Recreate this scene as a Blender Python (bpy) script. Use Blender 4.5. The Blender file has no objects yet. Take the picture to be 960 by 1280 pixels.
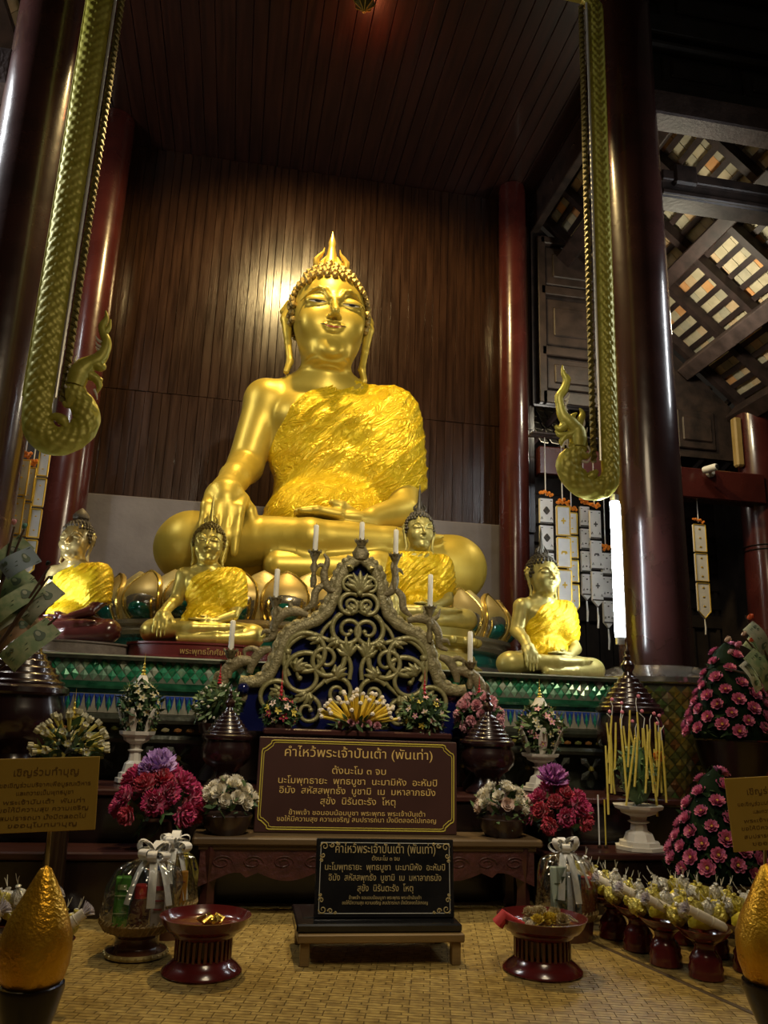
import bpy, bmesh, math, random
import numpy as np
from mathutils import Vector, Matrix, Euler
random.seed(7)
SC = bpy.context.scene
COL = SC.collection
PI = math.pi

# ------------------------------------------------------------------ camera
CAM_H = 0.9
FPX = 1000.0
_p, _r, _y = [math.radians(v) for v in (14.5, 2.0, 10.0)]
FWD = Vector((math.sin(_y)*math.cos(_p), math.cos(_y)*math.cos(_p), math.sin(_p)))
_rt = Vector((math.cos(_y), -math.sin(_y), 0))
_up = _rt.cross(FWD)
RT = _rt*math.cos(_r) + _up*math.sin(_r)
UP = -_rt*math.sin(_r) + _up*math.cos(_r)
CO = Vector((0, 0, CAM_H))
cd = bpy.data.cameras.new('camera')
cd.sensor_fit = 'VERTICAL'; cd.sensor_height = 36.0; cd.lens = FPX/1280*36.0
cd.clip_start = 0.05; cd.clip_end = 200
cam = bpy.data.objects.new('camera', cd); COL.objects.link(cam)
mw = Matrix((RT, UP, -FWD)).transposed().to_4x4(); mw.translation = CO
cam.matrix_world = mw
SC.camera = cam

def at(x, y, Y=None, Z=None):
    """world point seen at photo pixel x,y at depth plane Y (or height Z)"""
    d = FWD*FPX + RT*(x-480) + UP*(640-y)
    t = Y/d.y if Y is not None else (Z-CAM_H)/d.z
    return CO + d*t

# ------------------------------------------------------------------ world, lights, exposure
w = bpy.data.worlds.new('world'); SC.world = w; w.use_nodes = True
w.node_tree.nodes['Background'].inputs[0].default_value = (1.0, 0.82, 0.62, 1)
w.node_tree.nodes['Background'].inputs[1].default_value = 0.012
SC.view_settings.view_transform = 'Standard'; SC.view_settings.look = 'None'
SC.view_settings.exposure = 0.0; SC.view_settings.gamma = 1.0
SC.view_settings.use_curve_mapping = False

def light(name, kind, loc, energy, color, size=0.2, target=None, spot=None, blend=.4, size_y=None):
    l = bpy.data.lights.new(name, kind); l.energy = energy; l.color = color
    if kind == 'AREA':
        l.size = size
        if size_y: l.shape = 'RECTANGLE'; l.size_y = size_y
        else: l.shape = 'DISK'
    else:
        l.shadow_soft_size = size
    if kind == 'SPOT':
        l.spot_size = math.radians(spot); l.spot_blend = blend
    o = bpy.data.objects.new(name, l); COL.objects.link(o); o.location = loc
    if target is not None:
        o.rotation_euler = (Vector(target)-Vector(loc)).to_track_quat('-Z', 'Y').to_euler()
    return o
WARM = (1.0, 0.72, 0.30); COOL = (0.93, 0.97, 1.0); SOFT = (1.0, 0.80, 0.52)
# warm lamp in the pendant under the ceiling, over the great statue
light('pendant_lamp', 'SPOT', (0.48, 5.9, 7.10), 900, WARM, 0.09, (0.62, 7.4, 4.2), 136, .55)
light('pendant_glow', 'POINT', (0.80, 6.2, 7.05), 7.0, (1.0, .22, .08), 0.05)  # extra red point, added to tint the ceiling around the pendant
# added fills for the unseen hall lighting, ahead of and above the camera
light('statue_fill', 'SPOT', (1.5, 1.2, 4.6), 620, (1.0, .88, .66), 0.12, (0.72, 7.0, 3.0), 40, .7)
light('hall_fill', 'AREA', (0.8, 0.8, 4.2), 42, SOFT, 1.2, (0.7, 4.0, 0.4))
light('altar_fill', 'SPOT', (0.9, 1.5, 4.5), 420, (1.0, .87, .66), 0.18, (0.75, 4.75, 0.85), 50, .8)  # unseen spot added to brighten the altar front but not the mat
# lamp that lights the underside of the aisle roofs
light('aisle_lamp', 'POINT', (4.25, 6.9, 5.0), 75, (1.0, .90, .66), 0.15)
light('aisle_lamp', 'POINT', (-3.1, 5.9, 5.0), 70, (1.0, .86, .62), 0.15)
light('porch_fill', 'POINT', (3.6, 9.15, 4.2), 14, (1.0, .92, .8), 0.1)  # unseen fill added so the far roof tiles show up
light('aisle_tube', 'AREA', (4.35, 4.9, 4.4), 22, COOL, 0.08, (2.98, 5.4, 4.2), size_y=1.2)
light('aisle_tube', 'AREA', (-3.2, 5.2, 5.3), 60, COOL, 0.08, (-1.75, 5.4, 5.0), size_y=1.6)

# ------------------------------------------------------------------ materials
MATS = {}
def mat(name, color, rough=.5, metal=0., c2=None, ns=6., mix=(.35, .65), bump=0., bs=40., coat=0., spec=.5,
        stretch=(1, 1, 1), emit=None, estr=0., trans=0., ior=1.45, rvar=0., bstretch=None, sheen=0.):
    if name in MATS: return MATS[name]
    m = bpy.data.materials.new(name); m.use_nodes = True
    nt = m.node_tree; b = nt.nodes['Principled BSDF']
    b.inputs['Roughness'].default_value = rough; b.inputs['Metallic'].default_value = metal
    b.inputs['Coat Weight'].default_value = coat; b.inputs['Coat Roughness'].default_value = .12
    b.inputs['Specular IOR Level'].default_value = spec
    b.inputs['Transmission Weight'].default_value = trans; b.inputs['IOR'].default_value = ior
    if sheen: b.inputs['Sheen Weight'].default_value = sheen
    b.inputs['Base Color'].default_value = (*color, 1)
    tc = nt.nodes.new('ShaderNodeTexCoord')
    def noise(scale, st, detail=4):
        mp = nt.nodes.new('ShaderNodeMapping'); mp.inputs['Scale'].default_value = st
        nt.links.new(tc.outputs['Object'], mp.inputs[0])
        n = nt.nodes.new('ShaderNodeTexNoise'); n.inputs['Scale'].default_value = scale
        n.inputs['Detail'].default_value = detail; nt.links.new(mp.outputs[0], n.inputs['Vector'])
        return n
    if c2 is not None:
        n = noise(ns, stretch)
        rp = nt.nodes.new('ShaderNodeValToRGB')
        rp.color_ramp.elements[0].position = mix[0]; rp.color_ramp.elements[1].position = mix[1]
        rp.color_ramp.elements[0].color = (*color, 1); rp.color_ramp.elements[1].color = (*c2, 1)
        nt.links.new(n.outputs['Fac'], rp.inputs[0]); nt.links.new(rp.outputs[0], b.inputs['Base Color'])
        if rvar:
            mr = nt.nodes.new('ShaderNodeMapRange')
            mr.inputs['To Min'].default_value = max(.03, rough-rvar); mr.inputs['To Max'].default_value = min(1, rough+rvar)
            nt.links.new(n.outputs['Fac'], mr.inputs['Value']); nt.links.new(mr.outputs[0], b.inputs['Roughness'])
    if bump:
        n2 = noise(bs, bstretch or stretch, 3)
        bp = nt.nodes.new('ShaderNodeBump'); bp.inputs['Strength'].default_value = bump; bp.inputs['Distance'].default_value = .02
        nt.links.new(n2.outputs['Fac'], bp.inputs['Height']); nt.links.new(bp.outputs[0], b.inputs['Normal'])
    if emit is not None:
        b.inputs['Emission Color'].default_value = (*emit, 1); b.inputs['Emission Strength'].default_value = estr
    MATS[name] = m
    return m

# ------------------------------------------------------------------ mesh builder
def _mat_rot(rot):
    return Euler(rot, 'XYZ').to_matrix() if not isinstance(rot, Matrix) else rot.to_3x3()

class MB:
    def __init__(s): s.v = []; s.f = []; s.mi = []; s.cur = 0
    def add(s, vs, fs):
        o = len(s.v); s.v += [tuple(p) for p in vs]
        s.f += [tuple(i+o for i in f) for f in fs]; s.mi += [s.cur]*len(fs); return s
    def box(s, c, size, rot=None, bev=0.0, taper=1.0):
        hx, hy, hz = [d/2 for d in size]; c = Vector(c)
        if bev <= 0:
            vs = [Vector((sx*hx*(taper if sz > 0 else 1), sy*hy*(taper if sz > 0 else 1), sz*hz)) for sz in (-1, 1) for sx, sy in ((-1, -1), (1, -1), (1, 1), (-1, 1))]
            fs = [(3, 2, 1, 0), (4, 5, 6, 7), (0, 1, 5, 4), (1, 2, 6, 5), (2, 3, 7, 6), (3, 0, 4, 7)]
        else:
            bev = min(bev, hx*.9, hy*.9, hz*.9); bm = bmesh.new(); bmesh.ops.create_cube(bm, size=2)
            for v in bm.verts:
                k = taper if v.co.z > 0 else 1
                v.co = Vector((v.co.x*hx*k, v.co.y*hy*k, v.co.z*hz))
            bmesh.ops.bevel(bm, geom=bm.edges[:], offset=bev, segments=1, affect='EDGES', profile=.5)
            bm.verts.index_update(); vs = [v.co.copy() for v in bm.verts]; fs = [[v.index for v in f.verts] for f in bm.faces]; bm.free()
        if rot is not None:
            R = _mat_rot(rot); vs = [R @ v for v in vs]
        return s.add([v+c for v in vs], fs)
    def lathe(s, prof, c=(0, 0, 0), seg=32, fn=None, sx=1., sy=1., rot=None, cap=True):
        vs = []; c = Vector(c); R = _mat_rot(rot) if rot is not None else None
        for r, z in prof:
            for i in range(seg):
                a = 2*PI*i/seg; rr = r*(fn(a, z) if fn else 1)
                p = Vector((rr*math.cos(a)*sx, rr*math.sin(a)*sy, z))
                vs.append((R @ p if R else p)+c)
        n = len(prof); fs = [(j*seg+i, j*seg+(i+1) % seg, (j+1)*seg+(i+1) % seg, (j+1)*seg+i) for j in range(n-1) for i in range(seg)]
        if cap:
            if prof[0][0] > 1e-5: fs.append(tuple(reversed(range(seg))))
            if prof[-1][0] > 1e-5: fs.append(tuple(range((n-1)*seg, n*seg)))
        return s.add(vs, fs)
    def tube(s, pts, rad, seg=8, flat=1.0, up=(0, 0, 1), cap=True):
        pts = [Vector(p) for p in pts]; n = len(pts)
        if not hasattr(rad, '__len__'): rad = [rad]*n
        vs = []; ref = Vector(up)
        for i, p in enumerate(pts):
            t = (pts[min(i+1, n-1)]-pts[max(i-1, 0)]).normalized()
            a = ref - t*ref.dot(t)
            if a.length < 1e-4: a = Vector((1, 0, 0)) - t*t.x
            a.normalize(); b = t.cross(a); ref = a
            for k in range(seg):
                q = 2*PI*k/seg; vs.append(p + a*(math.cos(q)*rad[i]*flat) + b*(math.sin(q)*rad[i]))
        fs = [(j*seg+k, j*seg+(k+1) % seg, (j+1)*seg+(k+1) % seg, (j+1)*seg+k) for j in range(n-1) for k in range(seg)]
        if cap: fs += [tuple(reversed(range(seg))), tuple(range((n-1)*seg, n*seg))]
        return s.add(vs, fs)
    def grid(s, fn, nu, nv, wrap=False):
        vs = [fn(i/(nu if wrap else nu-1), j/(nv-1)) for j in range(nv) for i in range(nu)]
        m = nu if wrap else nu-1
        return s.add(vs, [(j*nu+i, j*nu+(i+1) % nu, (j+1)*nu+(i+1) % nu, (j+1)*nu+i) for j in range(nv-1) for i in range(m)])
    def slab(s, fn, nu, nv, th):
        """double-sided patch with real thickness; fn(u,v)->Vector, th = Vector offset"""
        th = Vector(th); A = [Vector(fn(i/(nu-1), j/(nv-1))) for j in range(nv) for i in range(nu)]
        n = nu*nv; q = lambda i, j: j*nu+i
        fs = [(q(i, j), q(i+1, j), q(i+1, j+1), q(i, j+1)) for j in range(nv-1) for i in range(nu-1)]
        fs += [tuple(n+k for k in reversed(f)) for f in fs]
        bd = [q(i, 0) for i in range(nu)] + [q(nu-1, j) for j in range(1, nv)] + [q(i, nv-1) for i in range(nu-2, -1, -1)] + [q(0, j) for j in range(nv-2, 0, -1)]
        fs += [(bd[k], n+bd[k], n+bd[(k+1) % len(bd)], bd[(k+1) % len(bd)]) for k in range(len(bd))]
        return s.add(A+[a+th for a in A], fs)
    def ball(s, c, r, sub=2, sc=(1, 1, 1)):
        V, F = ico(sub); c = Vector(c)
        return s.add([Vector((v.x*r*sc[0], v.y*r*sc[1], v.z*r*sc[2]))+c for v in V], F)
    def prism(s, out, th, M=None):
        """outline in local XZ, thickness along +Y (front at y=0)"""
        n = len(out); vs = [Vector((x, 0, z)) for x, z in out]+[Vector((x, th, z)) for x, z in out]
        if M is not None: vs = [M @ v for v in vs]
        return s.add(vs, [tuple(range(n)), tuple(reversed(range(n, 2*n)))]+[(i, i+n, (i+1) % n+n, (i+1) % n) for i in range(n)])
    def build(s, name, mats, parent=None, smooth=35, loc=None, rot=None):
        me = bpy.data.meshes.new(name); me.from_pydata(s.v, [], s.f)
        mats = mats if isinstance(mats, (list, tuple)) else [mats]
        for m in mats: me.materials.append(m)
        if len(mats) > 1: me.polygons.foreach_set('material_index', s.mi)
        if smooth:
            me.polygons.foreach_set('use_smooth', [True]*len(me.polygons))
            me.set_sharp_from_angle(angle=math.radians(smooth))
        me.update()
        return link(name, me, parent, loc, rot)

def link(name, me, parent=None, loc=None, rot=None):
    o = bpy.data.objects.new(name, me); COL.objects.link(o)
    if parent is not None: o.parent = parent
    if loc is not None: o.location = loc
    if rot is not None: o.rotation_euler = rot
    return o
_ICO = {}
def ico(sub):
    if sub not in _ICO:
        bm = bmesh.new(); bmesh.ops.create_icosphere(bm, subdivisions=sub, radius=1); bm.verts.index_update()
        _ICO[sub] = ([v.co.copy() for v in bm.verts], [tuple(v.index for v in f.verts) for f in bm.faces]); bm.free()
    return _ICO[sub]

def tag(o, label, cat, group=None):
    o['label'] = label; o['category'] = cat
    if group: o['group'] = group
    return o
def struct(o, label=None):
    o['kind'] = 'structure'
    if label: o['label'] = label; o['category'] = 'building'
    return o
def thing(name, label, cat, loc=(0, 0, 0), rotz=0, group=None, scale=None):
    o = bpy.data.objects.new(name, None); COL.objects.link(o); o.empty_display_size = .1
    o.location = loc; o.rotation_euler = (0, 0, rotz)
    if scale: o.scale = (scale,)*3
    return tag(o, label, cat, group)
def copy_tree(o, parent=None, loc=None, rotz=None, label=None, scale=None):
    c = o.copy(); COL.objects.link(c)
    if parent is not None: c.parent = parent
    if loc is not None: c.location = loc
    if rotz is not None: c.rotation_euler = (0, 0, rotz)
    if scale is not None: c.scale = (scale,)*3
    if label: c['label'] = label
    for ch in list(o.children): copy_tree(ch, c)
    return c
def spline(pts, n):
    """Catmull-Rom through pts (any dimension), n samples per span"""
    P = [np.array(p, float) for p in pts]; P = [2*P[0]-P[1]]+P+[2*P[-1]-P[-2]]; out = []
    for i in range(1, len(P)-2):
        for k in range(n):
            t = k/n; a, b, c, d = P[i-1:i+3]
            out.append(.5*((2*b)+(c-a)*t+(2*a-5*b+4*c-d)*t*t+(3*b-a-3*c+d)*t**3))
    out.append(P[-2]); return out
def text_mesh(name, body, size, material, parent, loc, rot, width=None, align='CENTER', extrude=.0008, label=None):
    cu = bpy.data.curves.new('lettering', 'FONT'); cu.body = body; cu.align_x = align; cu.resolution_u = 3
    cu.size = size; cu.extrude = extrude
    t = bpy.data.objects.new('lettering', cu); COL.objects.link(t)
    dg = bpy.context.evaluated_depsgraph_get(); dg.update()
    me = bpy.data.meshes.new_from_object(t.evaluated_get(dg))
    bpy.data.objects.remove(t); bpy.data.curves.remove(cu)
    me.materials.clear(); me.materials.append(material)
    if width:
        xs = [v.co.x for v in me.vertices]; k = width/(max(xs)-min(xs)); mid = (max(xs)+min(xs))/2
        for v in me.vertices: v.co.x = (v.co.x-mid)*k
    return link(name, me, parent, loc, rot)

# ------------------------------------------------------------------ signed-distance sculpting
class Field:
    def __init__(s, xs, ys, zs):
        s.ax = [np.asarray(a, np.float32) for a in (xs, ys, zs)]
        s.f = np.full([len(a) for a in s.ax], 1.0, np.float32)
    def win(s, lo, hi):
        sl = tuple(slice(max(0, int(np.searchsorted(a, l))-1), int(np.searchsorted(a, h))+1) for a, l, h in zip(s.ax, lo, hi))
        g = [s.ax[i][sl[i]].reshape([-1 if j == i else 1 for j in range(3)]) for i in range(3)]
        return sl, g
    def _mix(s, sl, d, k, sub):
        a = s.f[sl]
        if sub:
            d = -d; h = np.clip(.5+.5*(d-a)/k, 0, 1) if k > 0 else None
            s.f[sl] = a+(d-a)*h+k*h*(1-h) if k > 0 else np.maximum(a, d)
        else:
            h = np.clip(.5+.5*(a-d)/k, 0, 1) if k > 0 else None
            s.f[sl] = a+(d-a)*h-k*h*(1-h) if k > 0 else np.minimum(a, d)
    def cone(s, a, b, r1, r2, k=.05, sub=False):
        a = np.array(a, np.float32); b = np.array(b, np.float32); m = max(r1, r2)+k*1.5+.06
        sl, (X, Y, Z) = s.win(np.minimum(a, b)-m, np.maximum(a, b)+m); ba = b-a
        t = np.clip(((X-a[0])*ba[0]+(Y-a[1])*ba[1]+(Z-a[2])*ba[2])/max(1e-9, float(ba@ba)), 0, 1)
        d = np.sqrt((X-a[0]-t*ba[0])**2+(Y-a[1]-t*ba[1])**2+(Z-a[2]-t*ba[2])**2)-(r1+(r2-r1)*t)
        s._mix(sl, d, k, sub); return s
    def chain(s, pts, rs, k=.05, sub=False):
        for i in range(len(pts)-1): s.cone(pts[i], pts[i+1], rs[i], rs[i+1], k if i == 0 else max(.02, k*.5), sub)
        return s
    def ell(s, c, r, k=.05, sub=False, rot=None):
        c = np.array(c, np.float32); r = np.array(r, np.float32); m = float(r.max()) if rot is not None else r
        m = m+k*1.5+.06; sl, (X, Y, Z) = s.win(c-m, c+m); X = X-c[0]; Y = Y-c[1]; Z = Z-c[2]
        if rot is not None:
            R = np.array(_mat_rot(rot).transposed(), np.float32)
            X, Y, Z = (R[i, 0]*X+R[i, 1]*Y+R[i, 2]*Z for i in range(3))
        k0 = np.sqrt((X/r[0])**2+(Y/r[1])**2+(Z/r[2])**2); k1 = np.sqrt((X/r[0]**2)**2+(Y/r[1]**2)**2+(Z/r[2]**2)**2)
        s._mix(sl, k0*(k0-1)/np.maximum(k1, 1e-6), k, sub); return s
    def front(s, x, z):
        """y of the first surface met coming from -y at (x,z)"""
        i = int(np.clip(np.searchsorted(s.ax[0], x), 1, len(s.ax[0])-1)); k = int(np.clip(np.searchsorted(s.ax[2], z), 1, len(s.ax[2])-1))
        tx = (x-s.ax[0][i-1])/(s.ax[0][i]-s.ax[0][i-1]); tz = (z-s.ax[2][k-1])/(s.ax[2][k]-s.ax[2][k-1])
        col = (s.f[i-1, :, k-1]*(1-tx)+s.f[i, :, k-1]*tx)*(1-tz)+(s.f[i-1, :, k]*(1-tx)+s.f[i, :, k]*tx)*tz
        j = np.argmax(col < 0)
        if j == 0: return None
        t = col[j-1]/(col[j-1]-col[j]); return float(s.ax[1][j-1]+t*(s.ax[1][j]-s.ax[1][j-1]))
    def mesh(s, name, materials, smooth=True):
        f = s.f; S = f < 0; n0, n1, n2 = f.shape
        cnt = np.zeros((n0-1, n1-1, n2-1), np.uint8)
        for o in np.ndindex(2, 2, 2): cnt += S[o[0]:n0-1+o[0], o[1]:n1-1+o[1], o[2]:n2-1+o[2]]
        act = (cnt > 0) & (cnt < 8); idx = np.argwhere(act); n = len(idx)
        vid = np.full(act.shape, -1, np.int32); vid[act] = np.arange(n)
        P = np.zeros((n, 3)); c = np.zeros(n)
        for ax in range(3):
            for o in np.ndindex(2, 2):
                o1 = [0, 0, 0]; oth = [q for q in range(3) if q != ax]; o1[oth[0]], o1[oth[1]] = o; o2 = list(o1); o2[ax] = 1
                A = idx+o1; B = idx+o2; fa = f[tuple(A.T)]; fb = f[tuple(B.T)]; m = (fa < 0) != (fb < 0)
                t = fa[m]/(fa[m]-fb[m])
                for q in range(3):
                    ca = s.ax[q][A[m, q]]; P[m, q] += ca+(s.ax[q][B[m, q]]-ca)*t
                c[m] += 1
        P /= np.maximum(c, 1)[:, None]
        Q = []
        for ax in range(3):
            b, d = [q for q in range(3) if q != ax]
            s0 = [slice(None)]*3; s1 = [slice(None)]*3; s0[ax] = slice(0, -1); s1[ax] = slice(1, None)
            E = np.argwhere(S[tuple(s0)] != S[tuple(s1)]); E = E[(E[:, b] > 0) & (E[:, d] > 0) & (E[:, b] < f.shape[b]-1) & (E[:, d] < f.shape[d]-1)]
            inside = S[tuple(E.T)]
            def cell(db, dd):
                e = E.copy(); e[:, b] -= db; e[:, d] -= dd; return vid[tuple(e.T)]
            q = np.stack([cell(1, 1), cell(0, 1), cell(0, 0), cell(1, 0)], 1)
            flip = inside if ax != 1 else ~inside
            q[~flip] = q[~flip][:, ::-1]; Q.append(q)
        Q = np.concatenate(Q); Q = Q[(Q >= 0).all(1)]
        me = bpy.data.meshes.new(name); me.vertices.add(n); me.vertices.foreach_set('co', P.astype(np.float32).ravel())
        me.loops.add(len(Q)*4); me.loops.foreach_set('vertex_index', Q.astype(np.int32).ravel())
        me.polygons.add(len(Q)); me.polygons.foreach_set('loop_start', np.arange(0, len(Q)*4, 4, dtype=np.int32))
        me.update(calc_edges=True); me.validate()
        me.polygons.foreach_set('use_smooth', [True]*len(me.polygons))
        for m in (materials if isinstance(materials, (list, tuple)) else [materials]): me.materials.append(m)
        return me
def axis(lo, hi, fine_lo, fine_hi, coarse, fine):
    out = [lo]
    while out[-1] < hi:
        x = out[-1]; dd = max(fine_lo-x, x-fine_hi, 0)
        out.append(x+min(coarse, fine+dd*.12))
    return out

# ================================================================== SETTING
M_plank = mat('plank', (.0135, .0062, .0040), .23, c2=(.027, .0115, .0060), ns=5, stretch=(5, 5, .35), bump=.10, bs=14, bstretch=(9, 9, .5), coat=.25, rvar=.10)
M_ceil = mat('ceiling_plank', (.012, .004, .003), .42, c2=(.028, .009, .006), ns=4, stretch=(6, .3, 6), bump=.1, bs=16, bstretch=(9, .4, 9), coat=.15)
M_dado = mat('dado_board', (.092, .082, .092), .55, c2=(.125, .114, .126), ns=3, bump=.1, bs=25)
M_dark = mat('dark_timber', (.012, .008, .007), .55, c2=(.035, .022, .018), ns=7, stretch=(1, 1, 1), bump=.15, bs=30)
M_beam = mat('aged_beam', (.034, .023, .021), .55, c2=(.072, .049, .045), ns=6, bump=.2, bs=30)
M_lacq = mat('maroon_lacquer', (.040, .008, .007), .26, c2=(.060, .012, .010), ns=3, bump=.10, bs=7, coat=.5, rvar=.06)
M_lacqd = mat('dark_lacquer_column', (.024, .009, .008), .27, c2=(.040, .013, .011), ns=3, bump=.12, bs=7, coat=.5, rvar=.06)
M_floor = mat('floor_boards', (.02, .012, .008), .5, c2=(.035, .02, .012), ns=5)

WX0, WX1, WY, CZ = -1.78, 3.28, 8.5, 7.36
def planks(z0, z1, x0, x1, seed, w=.098, tilt=.45):
    rnd = random.Random(seed); m = MB(); x = x0
    while x < x1-.02:
        ww = min(w*rnd.uniform(.8, 1.25), x1-x)
        m.box((x+ww/2, WY+.03+rnd.uniform(-.005, .004), (z0+z1)/2), (ww-.004, .05, z1-z0-.006),
              rot=(math.radians(rnd.gauss(0, .12)), 0, math.radians(rnd.gauss(0, tilt))), bev=.0018); x += ww
    return m
pw = planks(4.28, CZ, WX0, WX1, 3); lo = planks(3.03, 4.28, WX0, WX1, 9)
pw.add(lo.v, lo.f); pw.box(((WX0+WX1)/2, WY+.09, 4.3), (WX1-WX0, .05, 6.2))
struct(pw.build('wall_back', M_plank, smooth=0), 'dark red-brown glossy plank wall behind the great golden statue')
d = MB().box((.55, 8.44, 2.13), (4.6, .10, 1.86), bev=.01)
struct(d.build('trim_1', M_dado), 'smooth grey-mauve board along the foot of the plank wall')
m = MB(); rnd = random.Random(5); x = -2.3
while x < 3.24:
    ww = rnd.uniform(.13, .2); m.box((x+ww/2, 6.0, CZ+.03+rnd.uniform(-.003, .003)), (ww-.006, 5.2, .05), rot=(0, math.radians(rnd.gauss(0, .5)), 0), bev=.004); x += ww
m.box((.47, 6, CZ+.1), (5.6, 5.2, .05))
struct(m.build('ceiling', M_ceil, smooth=0), 'dark plank ceiling above the statue niche')
struct(MB().box((1, 4.5, -.06), (16, 13, .12)).build('floor', M_floor), 'dark floor of the hall')
# niche side board and its top edge on the aisle side
struct(MB().box((3.30, 7.05, 7.20), (.10, 2.9, .55), bev=.01).build('trim_2', M_dark), 'dark plate under the edge of the plank ceiling')

# ---- aisle roofs: rafters, battens and clay tiles seen from below
M_tile = [mat('clay_tile_%s' % n, c, .8, c2=c2, ns=9, bump=.1, bs=40) for n, c, c2 in
          (('cream', (.46, .40, .26), (.58, .50, .34)), ('buff', (.50, .36, .20), (.60, .44, .27)), ('orange', (.58, .27, .10), (.66, .36, .15)), ('grey', (.36, .33, .24), (.46, .42, .3)))]
M_raft = mat('rafter_wood', (.014, .008, .007), .6, c2=(.032, .018, .016), ns=9, bump=.1, bs=30)
SL = .87
def aisle_roof(x_top, sgn, name, label, y0, y1, seed):
    """roof that falls away from the nave; everything follows the slope"""
    rnd = random.Random(seed); L = 3.75; th = math.atan(SL)
    ex = Vector((sgn*math.cos(th), 0, -math.sin(th))); nz = Vector((sgn*math.sin(th), 0, math.cos(th)))
    O = Vector((x_top, 0, 7.22)); R = Matrix((ex, Vector((0, 1, 0)), nz)).transposed()
    P = lambda u, y, h: O+ex*u+Vector((0, y, 0))+nz*h
    t = MB(); pitch = .175; n = int(L/pitch); tw = .15
    for i in range(n):
        y = y0
        while y < y1:
            ww = tw*rnd.uniform(.92, 1.06); t.cur = rnd.choices((0, 1, 2, 3), (40, 22, 14, 24))[0]
            t.box(P((i+.5)*pitch, y+ww/2, .055+rnd.uniform(-.003, .003)), (pitch*1.12, ww-.006, .016), rot=R @ Euler((0, math.radians(5), 0)).to_matrix()); y += ww
    roof = struct(t.build(name, M_tile, smooth=0), label)
    b = MB()
    for i in range(n+1): b.box(P(i*pitch, (y0+y1)/2, .02), (.062, y1-y0, .035), rot=R)
    b.build('batten', M_raft, roof, smooth=0)
    y = y1-.05
    while y > y0:
        MB().box(P(L/2, y, -.05), (L, .085, .11), rot=R).build('rafter', M_raft, roof, smooth=0); y -= .62
    for u, wd, hh in ((.72, .2, .20), (1.80, .16, .2), (2.78, .18, .2), (3.62, .2, .24)):
        MB().box(P(u, (y0+y1)/2, -.21), (wd, y1-y0, hh), rot=R, bev=.01).build('purlin', M_beam if 2 < u < 3 else M_raft, roof)  # one purlin takes the paler wood: the light on it is put into its colour
    return roof
aisle_roof(3.30, 1, 'ceiling_right', 'clay tiled underside of the aisle roof over dark rafters and battens', 5.55, 8.42, 11)
aisle_roof(-2.05, -1, 'ceiling_left', 'clay tiled roof underside glimpsed past the near dark column', 3.6, 8.5, 12)

# ---- panelled gable wall under the far edge of the aisle roof
def panel(m, x0, x1, z0, z1, y, depth=.03):
    w_, h_ = x1-x0, z1-z0; cx, cz = (x0+x1)/2, (z0+z1)/2
    m.box((cx, y, cz), (w_, depth, h_), bev=.012); m.box((cx, y-.022, cz), (w_*.78, depth, h_*.62), bev=.014)
g = MB(); g.prism([(3.25, 4.60), (4.4, 4.60), (4.4, 4.12), (6.3, 4.12), (6.3, 4.60), (5.95, 4.74), (3.25, 7.10)], .06, Matrix.Translation((0, 8.46, 0)))
struct(g.build('wall_right', M_dark, smooth=0), 'dark timber gable wall below the tiled aisle roof')
sh = MB(); sh.cur = 0
for x in (3.36, 4.36): sh.box((x, 8.42, 5.72), (.10, .07, 2.24), bev=.01)
for z, h in ((4.68, .16), (5.28, .12), (6.1, .12), (6.80, .10)): sh.box((3.85, 8.42, z), (1.0, .07, h), bev=.01)
for z0, z1 in ((4.80, 5.20), (5.38, 6.0), (6.2, 6.72)): panel(sh, 3.42, 4.28, z0, z1, 8.44)
tag(sh.build('carved_shutter', mat('shutter_wood', (.020, .013, .011), .5, c2=(.040, .026, .022), ns=7, bump=.12, bs=26)), 'dark wooden panelled shutter behind the green scaled serpent', 'shutter')
sp = MB()
for x0, x1 in ((4.5, 5.0), (5.1, 5.6)): panel(sp, x0, x1, 4.22, 4.72, 8.44)
sp.build('panel', M_dark, bpy.data.objects['wall_right'])
# far dark back of the aisle, with slatted lower wall
bw = MB().box((5.0, 10.6, 2.6), (6, .1, 6.0))
rnd = random.Random(2)
for i in range(24): bw.box((2.6+i*.2, 10.53, 1.9), (.05, .04, 2.0))
for i in range(7): bw.box((4.8, 10.52, 2.4+i*.27), (5, .05, .2), bev=.03)
struct(bw.build('wall_far_right', mat('far_wall', (.010, .007, .007), .6, c2=(.022, .016, .015), ns=5)), 'dark slatted wall at the far end of the aisle')
struct(MB().box((6.9, 6.5, 2.4), (.1, 8, 5)).build('wall_side_right', MATS['far_wall']), 'dark outer wall of the aisle')
struct(MB().box((-4.6, 6.5, 2.4), (.1, 9, 5)).build('wall_side_left', MATS['far_wall']), 'dark outer wall past the near column')
struct(MB().box((-3.2, 9.0, 2.6), (3.2, .1, 6)).build('wall_back_left', MATS['far_wall']), 'dark wall behind the hanging paper banners')

# small far roof of tiles glimpsed between the beams
ft = MB(); rnd = random.Random(21); zf = at(700, 505, 9.9).z
for i in range(7):
    for j in range(26):
        if (j % 6) in (4,): continue
        ft.cur = rnd.choice((0, 0, 1, 3)); ft.box((3.0+j*.14+rnd.uniform(-.01, .01), 9.9-i*.1, zf-i*.13), (.12, .14, .012), rot=(.95, 0, 0.3))
ft2 = struct(ft.build('ceiling_far', M_tile, smooth=0), 'grey tiled porch roof glimpsed between the far beams')
rb = MB()
for j in range(10): rb.box((3.0+j*.42, 9.45, zf-.5), (.05, .06, 1.7), rot=(.95, 0.0, .5))
rb.build('rafter', M_raft, ft2, smooth=0)

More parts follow.
